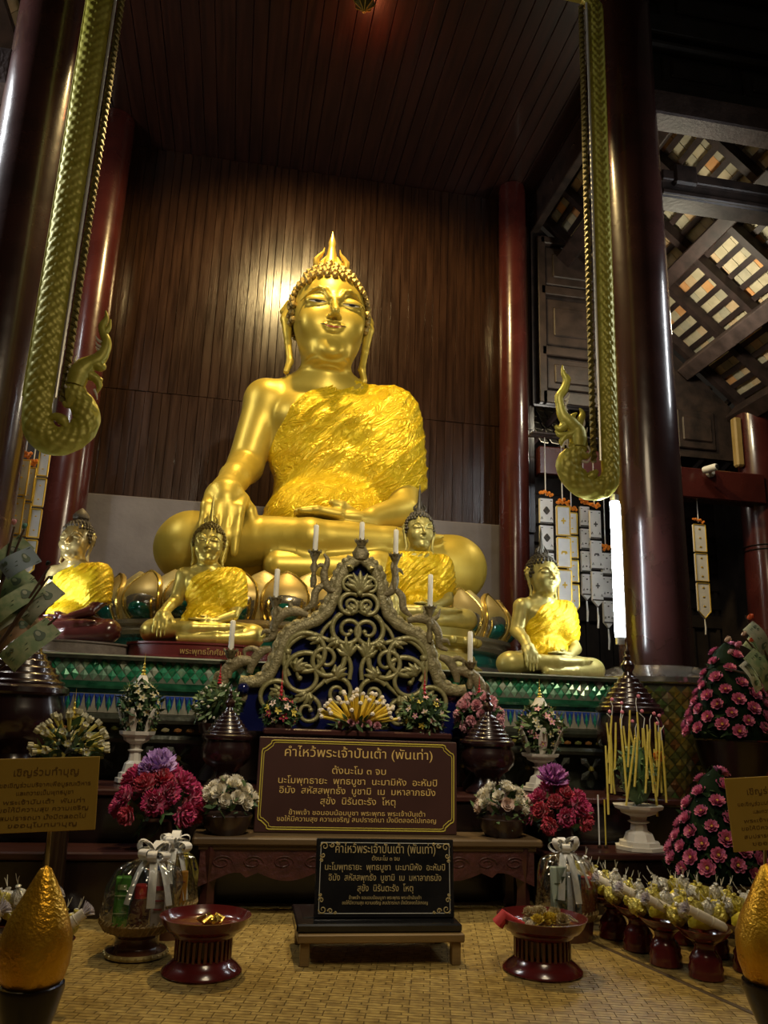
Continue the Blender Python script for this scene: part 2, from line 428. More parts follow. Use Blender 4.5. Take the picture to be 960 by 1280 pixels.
# ---- free-standing columns
def column(x, y, z0, z1, r0, r1, m_, label, seed=0):
    rnd = random.Random(seed); n = 40; ph = [rnd.uniform(0, 6.28) for _ in range(4)]
    t = thing('temple_column', label, 'column', (x, y, z0), group='round lacquered columns'); z1 -= z0; z0 = 0
    prof = [(r0+(r1-r0)*i/n, z0+(z1-z0)*i/n) for i in range(n+1)]
    MB().lathe(prof, seg=56, fn=lambda a, z: 1+.010*math.sin(2*a+ph[0]+z*.8)+.006*math.sin(3*a+ph[1]-z*1.3)+.005*math.sin(a+ph[2]+z*2.1)).build('shaft', m_, t, smooth=60)
    return t
cr = column(2.98, 5.40, 0, 8.6, .262, .222, M_lacqd, 'thick dark column with a fluorescent tube on its side and mosaic base', 1)
cl = column(-1.75, 5.40, 0, 8.6, .265, .235, M_lacqd, 'thick dark column behind the scaled strip nearest the paper banners', 2)
c_bl = at(95, 560, 8.2); column(c_bl.x-.02, 8.12, 1.2, CZ, .215, .19, M_lacq, 'red column where the plank wall ends beside the banners', 3)
column(at(641, 500, 8.3).x, 8.28, 1.2, CZ, .165, .165, M_lacq, 'slim red column at the end of the plank wall beside the shutter', 4)
cf = column(5.98, 8.2, 0, 4.62, .27, .215, M_lacq, 'red column far back in the aisle with wires around it', 5)
wm = MB()
for k, z in enumerate((2.93, 2.98)): wm.lathe([(.245, z-.006), (.252, z), (.245, z+.006)], seg=40, cap=False)
wm.build('wire_loop', mat('black_wire', (.01, .01, .01), .4), cf)
pk = MB().box((-.27, -.03, 4.25), (.10, .10, .62), bev=.02); pk.build('bracket_board', mat('ochre_board', (.25, .17, .05), .6, c2=(.32, .22, .08)), cf)
# maroon tie beams and dark roof beams
def beam(name, c, size, m_, label, rot=None, group='roof beams'):
    t = MB().box((0, 0, 0), size, bev=.015).build(name, m_, loc=c, rot=rot); return tag(t, label, 'beam', group)
beam('tie_beam', (3.72, 8.30, 3.82), (1.0, .16, .34), M_lacq, 'maroon beam end below the carved shutter', group='maroon tie beams')
tb = beam('tie_beam', (5.0, 8.05, 3.62), (1.75, .2, .36), M_lacq, 'maroon beam that carries the white camera', group='maroon tie beams')
be = at(880, 148, 5.35)
beam('roof_beam', (be.x+.1, 5.35, be.z), (1.7, .22, .24), M_beam, 'greyish aged beam below the dark upper panels')
be2 = at(850, 243, 5.6); b2 = MB().box((0, 0, 0), (2.0, .22, .24), bev=.02); b2.box((0, -.13, .06), (2.0, .05, .10), bev=.01); b2.box((0, -.13, -.1), (2.0, .03, .05), bev=.01)
b2.box((-.78, -.02, .08), (.22, .3, .2), bev=.02)
tag(b2.build('roof_beam', M_dark, loc=(be2.x+.75, 5.6, be2.z)), 'moulded dark beam that crosses before the tiled roof', 'beam', 'roof beams')
zb = be.z+.12; up = MB().box((4.2, 5.48, zb+1.0), (2.0, .06, 2.0))
for z, h, y in ((.12, .24, 5.42), (.62, .07, 5.40), (.86, .22, 5.42), (1.4, .1, 5.40)): up.box((4.2, y, zb+z), (2.0, .10, h), bev=.02)
panel(up, 3.35, 4.05, zb+.28, zb+.56, 5.44); panel(up, 4.15, 4.9, zb+.28, zb+.56, 5.44); panel(up, 3.35, 4.9, zb+1.0, zb+1.3, 5.44)
struct(up.build('wall_upper_right', mat('upper_panel', (.010, .009, .008), .5, c2=(.022, .019, .017), ns=5, bump=.1, bs=20)), 'dark panelled wall high above the aged beam')
# left: short beam seen past the near column
beam('roof_beam', (-3.05, 5.4, 5.42), (2.2, .26, .30), M_beam, 'short dark beam past the near column at the banners')

# ---- woven mats on the floor
def weave_mat(name, c1, c2, ang):
    m_ = bpy.data.materials.new(name); m_.use_nodes = True; nt = m_.node_tree; b = nt.nodes['Principled BSDF']; b.inputs['Roughness'].default_value = .42
    b.inputs['Specular IOR Level'].default_value = .5
    tc = nt.nodes.new('ShaderNodeTexCoord'); mp = nt.nodes.new('ShaderNodeMapping'); mp.inputs['Rotation'].default_value = (0, 0, ang)
    nt.links.new(tc.outputs['Object'], mp.inputs[0])
    br = nt.nodes.new('ShaderNodeTexBrick'); br.inputs['Scale'].default_value = 1.0
    br.inputs['Brick Width'].default_value = .066; br.inputs['Row Height'].default_value = .024; br.inputs['Mortar Size'].default_value = .0022; br.inputs['Mortar Smooth'].default_value = 1
    br.offset = .33; br.offset_frequency = 3; br.inputs['Color1'].default_value = (*c1, 1); br.inputs['Color2'].default_value = (*c2, 1); br.inputs['Mortar'].default_value = (c1[0]*.5, c1[1]*.45, c1[2]*.35, 1)
    nt.links.new(mp.outputs[0], br.inputs['Vector'])
    n = nt.nodes.new('ShaderNodeTexNoise'); n.inputs['Scale'].default_value = 34; n.inputs['Detail'].default_value = 4; nt.links.new(mp.outputs[0], n.inputs['Vector'])
    mx = nt.nodes.new('ShaderNodeMixRGB'); mx.blend_type = 'MULTIPLY'; mx.inputs[0].default_value = .75
    rp = nt.nodes.new('ShaderNodeValToRGB'); rp.color_ramp.elements[0].color = (.42, .38, .30, 1); rp.color_ramp.elements[1].color = (1, 1, 1, 1)
    rp.color_ramp.elements[0].position = .35; rp.color_ramp.elements[1].position = .62
    nt.links.new(n.outputs['Fac'], rp.inputs[0]); nt.links.new(br.outputs['Color'], mx.inputs[1]); nt.links.new(rp.outputs[0], mx.inputs[2])
    nt.links.new(mx.outputs[0], b.inputs['Base Color'])
    iv = nt.nodes.new('ShaderNodeMath'); iv.operation = 'MULTIPLY_ADD'; iv.inputs[1].default_value = -1; iv.inputs[2].default_value = 1
    nt.links.new(br.outputs['Fac'], iv.inputs[0])
    bp = nt.nodes.new('ShaderNodeBump'); bp.inputs['Strength'].default_value = .9; bp.inputs['Distance'].default_value = .006
    nt.links.new(iv.outputs[0], bp.inputs['Height']); nt.links.new(bp.outputs[0], b.inputs['Normal'])
    return m_
M_mat = weave_mat('woven_reed', (.47, .34, .11), (.36, .25, .075), math.radians(14))
seam0 = at(705, 1165, Z=0); seam1 = at(955, 1278, Z=0); sd = (seam1-seam0).normalized()
S0 = seam0-sd*.9; S1 = seam1+sd*1.6
def flat_mat(name, out, label, h=.008):
    m = MB(); n = len(out); m.add([(x, y, .0) for x, y in out]+[(x, y, h) for x, y in out], [tuple(range(n, 2*n))]+[(i, (i+1) % n, n+(i+1) % n, n+i) for i in range(n)])
    return tag(m.build(name, M_mat, smooth=0), label, 'mat')
flat_mat('woven_mat', [(-1.9, .5), (S1.x, .5), (S1.x, S1.y), (S0.x, S0.y), (S0.x, 4.3), (-1.9, 4.3)], 'large tan woven reed mat under the black plaque stand')
nn = Vector((-sd.y, sd.x, 0)); nn = nn if nn.x > 0 else -nn
q = nn*.012
flat_mat('woven_mat', [(S1.x+q.x, S1.y+q.y), (S1.x+2.2, S1.y), (S0.x+2.6, S0.y), (S0.x+q.x, S0.y+q.y)], 'woven reed mat beyond the dark seam under the row of red trays')
eg = MB().box((0, 0, .006), ((S1-S0).length, .02, .012), bev=.003).build('mat_border', mat('mat_edge', (.06, .035, .012), .6), bpy.data.objects['woven_mat.001'], loc=((S0+S1)/2+nn*.006), rot=(0, 0, math.atan2(sd.y, sd.x)))

# ================================================================== ALTAR
M_goldp = mat('gold_paint', (.50, .37, .050), .42, .5, c2=(.58, .43, .065), ns=5, bump=.05, bs=14, rvar=.05)
M_goldl = mat('gold_leaf', (.66, .47, .10), .24, .9, c2=(.56, .38, .07), ns=9, bump=.10, bs=30, rvar=.08)
M_goldd = mat('dull_gold', (.42, .33, .12), .42, .55, c2=(.52, .42, .18), ns=8, bump=.1, bs=22)
M_silver = mat('mirror_silver', (.62, .58, .50), .14, .9, c2=(.46, .43, .36), ns=12, bump=.05, bs=30)
M_gglass = mat('green_glass', (.005, .07, .045), .08, .3, coat=1., c2=(.01, .12, .08), ns=20)
M_tg = [mat('mosaic_%d' % i, c, .14, .25, coat=.6) for i, c in enumerate(((.02, .20, .09), (.05, .30, .16), (.22, .40, .27), (.40, .46, .36)))]
M_tb = [mat('mosaic_blue_%d' % i, c, .14, .25, coat=.6) for i, c in enumerate(((.03, .07, .36), (.03, .28, .18), (.50, .47, .38), (.10, .16, .40)))]
M_ty = [mat('mosaic_yellow_%d' % i, c, .12, .5, coat=.6) for i, c in enumerate(((.36, .30, .07), (.20, .22, .06), (.34, .16, .05), (.16, .26, .08), (.42, .38, .2)))]
M_grout = mat('mosaic_bed', (.10, .12, .085), .6)
M_gmould = mat('green_moulding', (.006, .045, .022), .2, .1, c2=(.02, .10, .05), ns=14, coat=.5)
M_aplinth = mat('altar_lower', (.022, .026, .018), .32, .2, c2=(.05, .055, .035), ns=16, coat=.3, bump=.1, bs=40)
M_wood = mat('dark_red_wood', (.030, .009, .008), .33, c2=(.055, .016, .013), ns=5, stretch=(.6, 4, 4), bump=.08, bs=20, coat=.3)
M_black = mat('black_lacquer', (.007, .004, .004), .24, c2=(.012, .006, .005), ns=6, coat=.4)
AX0, AX1, AY = -1.45, 2.47, 4.95
altar = thing('mosaic_altar', 'long altar faced with green diamond mirror mosaic below the statues', 'altar', (0, 0, 0))
m = MB(); m.box(((AX0+AX1)/2, 6.75, .6), (AX1-AX0, 3.4, 1.17), bev=.01); m.box(((AX0+AX1)/2, AY+.30, 1.19), (AX1-AX0, .7, .02))
m.build('core', M_aplinth, altar)
def diamonds(nx, nz, x0, z0, dx, dz, y, rnd, weights, depth=.010):
    """pyramidal mirror lozenges set side by side in half-offset rows"""
    m = MB()
    for j in range(nz*2-1):
        for i in range(nx):
            cx = x0+(i+.5+(.5 if j % 2 else 0))*dx; cz = z0+(j+1)*dz/2
            m.cur = rnd.choices(range(len(weights)), weights)[0]; k = .94
            m.add([(cx-dx/2*k, y, cz), (cx, y, cz-dz/2*k), (cx+dx/2*k, y, cz), (cx, y, cz+dz/2*k), (cx+rnd.uniform(-.3, .3)*dx, y-depth, cz+rnd.uniform(-.15, .15)*dz)],
                  [(0, 1, 4), (1, 2, 4), (2, 3, 4), (3, 0, 4)])
    return m
rnd = random.Random(4)
MB().box(((AX0+AX1)/2, AY+.02, 1.125), (AX1-AX0, .06, .135)).build('mosaic_bed', M_grout, altar)
diamonds(int((AX1-AX0)/.052), 2, AX0, 1.058, .052, .067, AY-.012, rnd, (4, 5, 3, 1.2)).build('diamond_band', M_tg, altar, smooth=0)
def hmould(z, prof, mname, mm, x0=AX0, x1=AX1, y=AY):
    m = MB(); n = len(prof); vs = []
    for x in (x0, x1): vs += [(x, y-d_, z+h_) for d_, h_ in prof]
    m.add(vs, [(i, i+1, n+i+1, n+i) for i in range(n-1)]+[tuple(range(n)), tuple(reversed(range(n, 2*n)))]); return m.build(mname, mm, altar)
hmould(1.0, [(-.05, .058), (.02, .056), (.03, .045), (.045, .03), (.045, .015), (.03, .0), (.02, -.012), (-.05, -.014)], 'moulding', M_gmould)
hmould(1.192, [(-.05, .02), (.03, .018), (.035, .008), (.02, -.002), (-.05, -.002)], 'moulding', mat('altar_lip', (.25, .24, .18), .4, c2=(.16, .2, .14), ns=20))
MB().box(((AX0+AX1)/2, AY+.0, .935), (AX1-AX0, .05, .105)).build('mosaic_bed', mat('pale_bed', (.30, .28, .22), .4, c2=(.2, .2, .15), ns=20), altar)
tri = MB(); n = int((AX1-AX0)/.056)
for i in range(n):
    x = AX0+(i+.5)*.056
    tri.cur = 0 if rnd.random() < .6 else 3
    tri.add([(x-.027, AY-.028, .985), (x-.013, AY-.028, .905), (x, AY-.028, .985), (x-.013, AY-.040, .965)], [(0, 1, 3), (1, 2, 3), (2, 0, 3)])
    tri.add([(x, AY-.028, .985), (x+.013, AY-.028, .905), (x+.027, AY-.028, .985), (x+.013, AY-.040, .965)], [(0, 1, 3), (1, 2, 3), (2, 0, 3)])
    tri.cur = 1; tri.add([(x-.013, AY-.032, .93), (x, AY-.032, .89), (x+.013, AY-.032, .93), (x, AY-.032, .975), (x, AY-.045, .935)], [(0, 1, 4), (1, 2, 4), (2, 3, 4), (3, 0, 4)])
tri.build('blue_band', M_tb, altar, smooth=0)
hmould(.86, [(-.05, .022), (.03, .02), (.045, .01), (.05, -.01), (.04, -.03), (.02, -.04), (-.05, -.04)], 'moulding', M_aplinth)
og = MB()
for i in range(int((AX1-AX0)/.07)):
    og.cur = rnd.choice((0, 2, 2, 1, 4)); og.ball((AX0+.035+i*.07, AY-.035, .795), .02, 1, (1.3, .5, .7))
og.build('amber_band', M_ty, altar, smooth=0)
hmould(.745, [(-.05, .025), (.05, .02), (.06, .0), (.05, -.02), (-.05, -.025)], 'moulding', M_aplinth)
fl = MB()
for i in range(int((AX1-AX0)/.21)):
    cx = AX0+.12+i*.21
    for j in range(4):
        a = PI/4+j*PI/2; fl.cur = 0
        fl.add([(cx, AY-.03, .64), (cx+.07*math.cos(a-.35), AY-.03, .64+.07*math.sin(a-.35)), (cx+.10*math.cos(a), AY-.03, .64+.095*math.sin(a)), (cx+.07*math.cos(a+.35), AY-.03, .64+.07*math.sin(a+.35)), (cx+.05*math.cos(a), AY-.045, .64+.05*math.sin(a))],
               [(0, 1, 4), (1, 2, 4), (2, 3, 4), (3, 0, 4)])
    fl.cur = 1; fl.ball((cx, AY-.03, .64), .02, 1)
fl.build('flower_mosaic', [mat('flower_glass', (.07, .075, .06), .18, .4, coat=.5), M_ty[0]], altar, smooth=0)
# stepped ledges before the altar
def ledge(name, x0, x1, y0, y1, z0, z1, label, m_=None):
    t = thing(name, label, 'ledge', ((x0+x1)/2, (y0+y1)/2, z0), group='offering ledges')
    h = z1-z0
    MB().box((0, 0, h/2-.02), (x1-x0-.03, y1-y0-.03, h-.04)).build('body', m_ or M_black, t)
    MB().box((0, 0, h-.015), (x1-x0, y1-y0, .035), bev=.008).build('top_board', M_wood, t); return t
ledge('offering_ledge', -1.4, 2.52, 4.31, 4.86, 0.01, .52, 'long dark ledge that carries the white pedestals')
ledge('offering_ledge', -1.2, -.16, 3.99, 4.265, 0.01, .28, 'low dark ledge below the magenta flowers beside the gift baskets')
ledge('offering_ledge', 1.58, 2.28, 3.99, 4.265, 0.01, .29, 'low dark ledge below the pot of yellow wax strips')
ledge('offering_shelf', .18, 1.23, 4.52, 4.72, .525, .83, 'raised dark shelf hidden behind the maroon board', M_black)

# ---- mosaic base of the near column on the aisle side
cb = thing('column_base', 'mirror mosaic drum around the foot of the thick dark column', 'base', (2.98, 5.40, 0))
MB().lathe([(.30, 0), (.32, .45), (.40, .8), (.47, 1.18), (.49, 1.19)], seg=16).build('core', M_grout, cb, smooth=20)
MB().lathe([(.49, 1.19), (.505, 1.20), (.50, 1.235), (.30, 1.32), (.262, 1.325)], seg=48, cap=False).build('collar', M_silver, cb, smooth=20)
cm = MB(); rnd = random.Random(8); nseg = 34; rows = 14
def cbr(z): return np.interp(z, [0, .45, .8, 1.18], [.305, .328, .408, .478])
for j in range(rows*2-1):
    for i in range(nseg):
        a = 2*PI*(i+(.5 if j % 2 else 0))/nseg; z = (j+1)*1.18/(rows*2); da = PI/nseg*.92; dz = 1.18/(rows*2)*.93
        cm.cur = rnd.choices(range(5), (5, 4, 1.3, 2, 1.5))[0]; f = lambda a_, z_, o=0: ((cbr(z_)+o)*math.cos(a_), (cbr(z_)+o)*math.sin(a_), z_)
        cm.add([f(a-da, z), f(a, z-dz), f(a+da, z), f(a, z+dz), f(a, z, .012)], [(0, 1, 4), (1, 2, 4), (2, 3, 4), (3, 0, 4)])
for i in range(60):
    a = 2*PI*i/60; cm.cur = rnd.randrange(5); cm.box((.485*math.cos(a), .485*math.sin(a), 1.215), (.02, .042, .03), rot=(0, 0, a))
cm.build('diamond_mosaic', M_ty, cb, smooth=0)

# ================================================================== SEATED STATUES
HX = -.07
def torso(F):
    F.ell((0, .12, .38), (.60, .44, .40), .1); F.ell((0, .10, .80), (.45, .31, .50), .12); F.ell((-.01, .06, 1.30), (.53, .33, .42), .14)
    F.ell((-.02, .05, 1.62), (.60, .32, .34), .12); F.ell((-.26, -.12, 1.58), (.24, .18, .20), .10); F.ell((.22, -.12, 1.58), (.24, .18, .20), .10)
    F.cone((-.60, .06, 1.76), (.57, .06, 1.73), .20, .20, .08)
    F.cone((-.42, .06, 1.86), (HX, .0, 2.04), .12, .20, .10); F.cone((.36, .06, 1.85), (HX, .0, 2.04), .12, .20, .10)
def left_arm(F, fat=0.):
    F.chain([(.60, .06, 1.74), (.74, .02, 1.05)], [.205+fat, .165+fat], .08)
def head(F):
    F.ell((HX*.5, .03, 1.90), (.40, .24, .15), .12); F.cone((HX, .02, 1.98), (HX, -.04, 2.30), .225, .222, .06)
    for z in (2.045, 2.105): F.ell((HX, .0, z), (.246, .246, .022), .02)
    F.ell((HX, -.03, 2.68), (.355, .395, .43), .04); F.ell((HX, -.14, 2.46), (.318, .285, .41), .08)
    F.ell((HX, -.26, 2.20), (.19, .15, .15), .08); F.ell((HX, -.385, 2.155), (.085, .05, .07), .04)
    for s in (-1, 1):
        F.ell((HX+s*.165, -.325, 2.45), (.135, .105, .155), .08)                       # cheek
        F.ell((HX+s*.155, -.490, 2.622), (.12, .075, .055), .06, True)            # socket
        F.ell((HX+s*.155, -.375, 2.628), (.115, .060, .062), .03)                 # lid
        arc = [(HX+s*(.045+.26*t), -.425+.13*t*t, 2.655+.105*math.sin(PI*min(1, t*1.02)**.8)) for t in np.linspace(0, 1, 6)]
        F.chain(arc, [.024, .019, .017, .015, .012, .008], .035)                  # brow
        F.ell((HX+s*.040, -.470, 2.452), (.028, .036, .024), .025)                   # nostril
        ear = [(HX+s*.372, -.02, 2.74), (HX+s*.405, .0, 2.60), (HX+s*.375, -.03, 2.35), (HX+s*.345, -.06, 2.14), (HX+s*.375, -.07, 2.03)]
        F.chain(ear, [.045, .055, .036, .036, .030], .02)
        F.cone((HX+s*.395, .03, 2.80), (HX+s*.43, .05, 2.70), .02, .04, .03)
    F.chain([(HX, -.405, 2.70), (HX, -.455, 2.58), (HX, -.535, 2.475)], [.022, .028, .038], .035)
    F.ell((HX, -.512, 2.455), (.036, .034, .024), .02)
    up_ = [(HX+x, -.425+.9*x*x, z) for x, z in ((-.118, 2.392), (-.07, 2.374), (-.03, 2.388), (0, 2.379), (.03, 2.388), (.07, 2.374), (.118, 2.392))]
    F.chain(up_, [.006, .015, .020, .019, .020, .015, .006], .016)
    lo_ = [(HX+x, -.418+.9*x*x, z) for x, z in ((-.075, 2.354), (-.035, 2.336), (0, 2.332), (.035, 2.336), (.075, 2.354))]
    F.chain(lo_, [.008, .020, .024, .020, .008], .016)
def body(F):
    for s in (-1, 1):
        F.cone((s*.38, .22, .34), (s*1.12, -.22, .24), .34, .285, .10)
        F.ell((s*1.16, -.24, .24), (.30, .31, .285), .08)
    F.chain([(1.14, -.30, .18), (.35, -.62, .10), (-.45, -.70, .06)], [.27, .18, .12], .07)       # under shin
    F.chain([(-1.14, -.32, .27), (-.20, -.66, .32), (.50, -.62, .36)], [.265, .165, .115], .07)   # upper shin
    F.chain([(.45, -.62, .37), (.72, -.58, .40), (.92, -.50, .43)], [.10, .09, .05], .05)         # foot
    for i in range(5): F.cone((.84+.012*i, -.60+.05*i, .42), (.95+.01*i, -.585+.055*i, .44), .03, .024, .015)
    torso(F); left_arm(F)
    F.chain([(-.60, .06, 1.76), (-.75, .06, 1.10), (-.84, -.36, .86)], [.20, .165, .130], .07)     # right arm
    F.chain([(-.84, -.36, .86), (-.90, -.56, .70), (-.91, -.67, .58)], [.125, .12, .12], .05)      # back of hand
    F.ell((-.91, -.62, .62), (.165, .09, .15), .05, rot=(.75, 0, 0))
    for i, (x, l) in enumerate(((-1.045, .80), (-.955, .97), (-.865, 1.0), (-.780, .86))):
        F.chain([(x+.02, -.64, .60), (x-.005, -.745, .50), (x-.015, -.775, .50-.24*l), (x-.02, -.79, .50-.45*l)], [.055, .046, .042, .032], .022)
    F.chain([(-.80, -.50, .66), (-.70, -.62, .52), (-.66, -.66, .36), (-.665, -.68, .28)], [.06, .052, .045, .034], .03)
    F.chain([(.74, .02, 1.05), (.66, -.30, .72), (.34, -.52, .56)], [.165, .14, .105], .06)        # left forearm
    F.ell((.16, -.57, .54), (.20, .12, .065), .05)
    for i in range(4): F.chain([(.04, -.66+.065*i, .545), (-.16, -.68+.06*i, .56), (-.33+.03*abs(i-1.5), -.69+.055*i, .545)], [.042, .038, .028], .018)
    F.chain([(.18, -.54, .58), (.06, -.62, .63), (-.03, -.65, .64)], [.05, .042, .030], .03)
    head(F)
def warp(X, Y, Z, s=1.):
    return (np.sin(3.1*s*X+1.7*Y+2.3*Z)+.6*np.sin(5.3*s*X-3.7*Z+1.1)+.4*np.sin(8.9*Z*s+4*X-2.2*Y))
def robe_field(F, amp, both=False):
    torso(F); left_arm(F, .03); F.ell((.58, .05, 1.55), (.24, .27, .40), .2); F.ell((.52, -.02, 1.2), (.25, .30, .45), .22)
    F.ell((.0, -.10, .62), (.52, .38, .32), .15)
    if both: F.chain([(-.60, .06, 1.74), (-.74, .02, 1.05)], [.235, .195], .08); F.ell((-.55, .02, 1.35), (.27, .30, .5), .2)
    X, Y, Z = [a.reshape([-1 if j == i else 1 for j in range(3)]) for i, a in enumerate(F.ax)]
    u = X-Z*.95; wv = warp(X, Y, Z)
    ph = u*17+wv*.9
    fold = (1-np.abs(np.sin(ph)))**2.2*.9+.55*(1-np.abs(np.sin(u*31+1.3*wv+Y*5)))**2
    mod = .35+.65*(.5+.5*np.sin(2.7*X+3.9*Z+1.3*wv))
    F.f += -.028-amp*fold*mod
    g = .010*np.sin(9*Z+3*wv)+.012*np.sin(17*Z)
    if not both: edge = np.interp(Z.ravel(), [.2, .9, 1.12, 1.38, 1.60, 1.80, 1.95, 2.06], [-1.2, -1.0, -.62, -.50, -.40, -.20, .05, .55]).reshape(Z.shape).astype(np.float32)
    else: edge = np.interp(Z.ravel(), [.2, 1.9, 2.0], [-1.4, -1.4, -.6]).reshape(Z.shape).astype(np.float32)
    F.f[:] = np.maximum(F.f, edge+g-X)
    hem = np.interp(X.ravel(), [-.8, -.2, .12, .5, .95], [.44, .40, .42, .78, 1.02]).reshape(X.shape).astype(np.float32)
    if both: hem = np.interp(X.ravel(), [-1., -.6, -.4, .12, .5, .95], [.95, .85, .44, .42, .7, .95]).reshape(X.shape).astype(np.float32)
    F.f[:] = np.maximum(F.f, (hem+.02*np.sin(14*X+2*wv)-Z)*.8)
    F.f[:] = np.maximum(F.f, Z-2.035-.02*np.sin(6*X))
HRES = dict(hi=(.028, .0095), lo=(.042, .018))
STAT = {}
def statue_data(q, both=False):
    key = (q, both)
    if key in STAT: return STAT[key]
    c, f = HRES[q]
    F = Field(axis(-1.6, 1.6, -.52, .38, c, f), axis(-1.05, .75, -.62, -.25, c, f), axis(-.12, 3.2, 2.0, 2.95, c, f)); body(F)
    bm_ = F.mesh('statue_body', M_goldp)
    kf = 1.25
    G = Field(axis(-.95, 1.05, -.9, 1.0, c, f*kf), axis(-.75, .75, -.6, 0, c, f*kf), axis(.2, 2.2, .3, 2.1, c, f*kf)); robe_field(G, .018 if q == 'hi' else .042, both)
    rb_ = G.mesh('robe', M_goldp)
    def patch(cx, cz, hw, up_h, dn_h, off, th, bend=0.):
        def fn(u, v):
            t = u*2-1; e = 1-abs(t)**2.2; x = cx+t*hw; z = cz+bend*t*t+(up_h*(v)-dn_h*(1-v))*e
            y = F.front(x, z); y = y if y is not None else -.4
            return Vector((x, y-off, z))
        return MB().slab(fn, 13, 5, (0, th, 0))
    feats = {}
    for s in (-1, 1):
        cx = HX+s*.158
        feats[('eye', s)] = patch(cx, 2.600, .078, .005, .009, .004, .012, .005)
        feats[('pupil', s)] = patch(cx+.004, 2.601, .034, .006, .009, .007, .012)
        feats[('lid_line', s)] = patch(cx, 2.610, .086, .005, .003, .006, .012, .002)
        feats[('brow', s)] = None
    feats[('lips', 0)] = patch(HX, 2.357, .095, .007, .007, .004, .012, .024)
    feats[('mouth_corner', -1)] = patch(HX-.095, 2.378, .026, .004, .004, .005, .012, 0)
    feats[('mouth_corner', 1)] = patch(HX+.095, 2.378, .026, .004, .004, .005, .012, 0)
    # snail curls
    rad = (.385, .425, .455); cc = (HX, -.02, 2.675); cur = MB(); cap = MB(); pr = []
    cr_ = .036 if q == 'hi' else .045
    n_r = int(1.95/(cr_*1.75/.42))
    for i in range(n_r):
        th = (i+.5)/n_r*1.95; r_ = math.sin(th); nn_ = max(1, int(2*PI*.41*r_/(cr_*2.05)))
        for j in range(nn_):
            a = 2*PI*(j+(i % 2)*.5)/nn_; x = cc[0]+rad[0]*r_*math.cos(a); y = cc[1]+rad[1]*r_*math.sin(a); z = cc[2]+rad[2]*math.cos(th)
            dx = abs(x-HX); hl = 2.90-1.1*max(0, dx-.12)**1.6
            if y < -.12 and dx < .35 and z < hl: continue
            if y < .02 and z < 2.52 and dx > .30: continue
            cur.ball((x, y, z), cr_, 1, (1, 1, 1.12))
    for i in range(4 if q == 'hi' else 3):
        rr = .25-.062*i if q == 'hi' else .22-.07*i; zz = 3.08+.055*i; nn_ = max(5, int(2*PI*rr/(cr_*2)))
        for j in range(nn_): cur.ball((HX+rr*math.cos(2*PI*(j+i*.5)/nn_), -.0+rr*math.sin(2*PI*(j+i*.5)/nn_), zz), cr_, 1)
    cur.ball((HX, -.01, 2.69), .395, 3, (.96, 1.04, 1.12)) if False else None
    def hcap(u, v):
        a = 2*PI*u; th = v*1.9
        x = cc[0]+(rad[0]-.012)*math.sin(th)*math.cos(a); y = cc[1]+(rad[1]-.012)*math.sin(th)*math.sin(a); z = cc[2]+(rad[2]-.01)*math.cos(th)
        dx = abs(x-HX); hl = 2.885-1.1*max(0, dx-.12)**1.6
        if y < -.10 and dx < .36 and z < hl: y = max(y, -.12) if z < hl-.05 else y; 
        return (x, y, z)
    # flame finial
    fi = MB(); fi.lathe([(.12, 3.10), (.115, 3.17), (.10, 3.21), (.078, 3.28), (.060, 3.36), (.042, 3.45), (.034, 3.50), (.038, 3.54), (.022, 3.60), (.0, 3.68)], (HX, 0, -.04), 24, sy=.7, cap=False)
    if q == 'lo': fi.v = [(x, y, z if z < 3.2 else 3.2+(z-3.2)*1.75) for x, y, z in fi.v]
    for s in (-1, 1):
        fl_ = [(HX+s*(.115+.04*math.sin(t*5)), -.03, 3.17+t*.25) for t in np.linspace(0, 1, 6)]
        fi.tube(fl_, [.034, .046, .043, .030, .016, .003], 8, flat=.8)
        fi.tube([(HX+s*.07, -.05, 3.16), (HX+s*.085, -.05, 3.24), (HX+s*.05, -.04, 3.33)], [.035, .035, .004], 8)
    STAT[key] = dict(body=bm_, robe=rb_, feats=feats, curls=cur, finial=fi, cache={})
    return STAT[key]
M_robe = mat('satin_robe', (.80, .53, .006), .28, .35, c2=(.88, .63, .015), ns=4, bump=.75, bs=9, bstretch=(1, 1, 1), rvar=.06, spec=.6)
nt = M_robe.node_tree      # creased satin: wrinkles run along the drape
for nd in nt.nodes:
    if nd.type == 'BUMP': nd.inputs['Distance'].default_value = .09; bmp = nd
mp = nt.nodes.new('ShaderNodeMapping'); mp.inputs['Rotation'].default_value = (0, math.radians(42), 0); mp2 = nt.nodes.new('ShaderNodeMapping'); mp2.inputs['Scale'].default_value = (1.5, 3, 4.6)
tcn = [n_ for n_ in nt.nodes if n_.type == 'TEX_COORD'][0]
nt.links.new(tcn.outputs['Object'], mp.inputs[0]); nt.links.new(mp.outputs[0], mp2.inputs[0])
nz = nt.nodes.new('ShaderNodeTexNoise'); nz.inputs['Scale'].default_value = 2.6; nz.inputs['Detail'].default_value = 5; nz.inputs['Distortion'].default_value = 1.8
nt.links.new(mp2.outputs[0], nz.inputs['Vector']); sb_ = nt.nodes.new('ShaderNodeMath'); sb_.operation = 'SUBTRACT'; sb_.inputs[1].default_value = .5; ab_ = nt.nodes.new('ShaderNodeMath'); ab_.operation = 'ABSOLUTE'
pw2 = nt.nodes.new('ShaderNodeMath'); pw2.operation = 'POWER'; pw2.inputs[1].default_value = .7
nt.links.new(nz.outputs['Fac'], sb_.inputs[0]); nt.links.new(sb_.outputs[0], ab_.inputs[0]); nt.links.new(ab_.outputs[0], pw2.inputs[0]); nt.links.new(pw2.outputs[0], bmp.inputs['Height'])
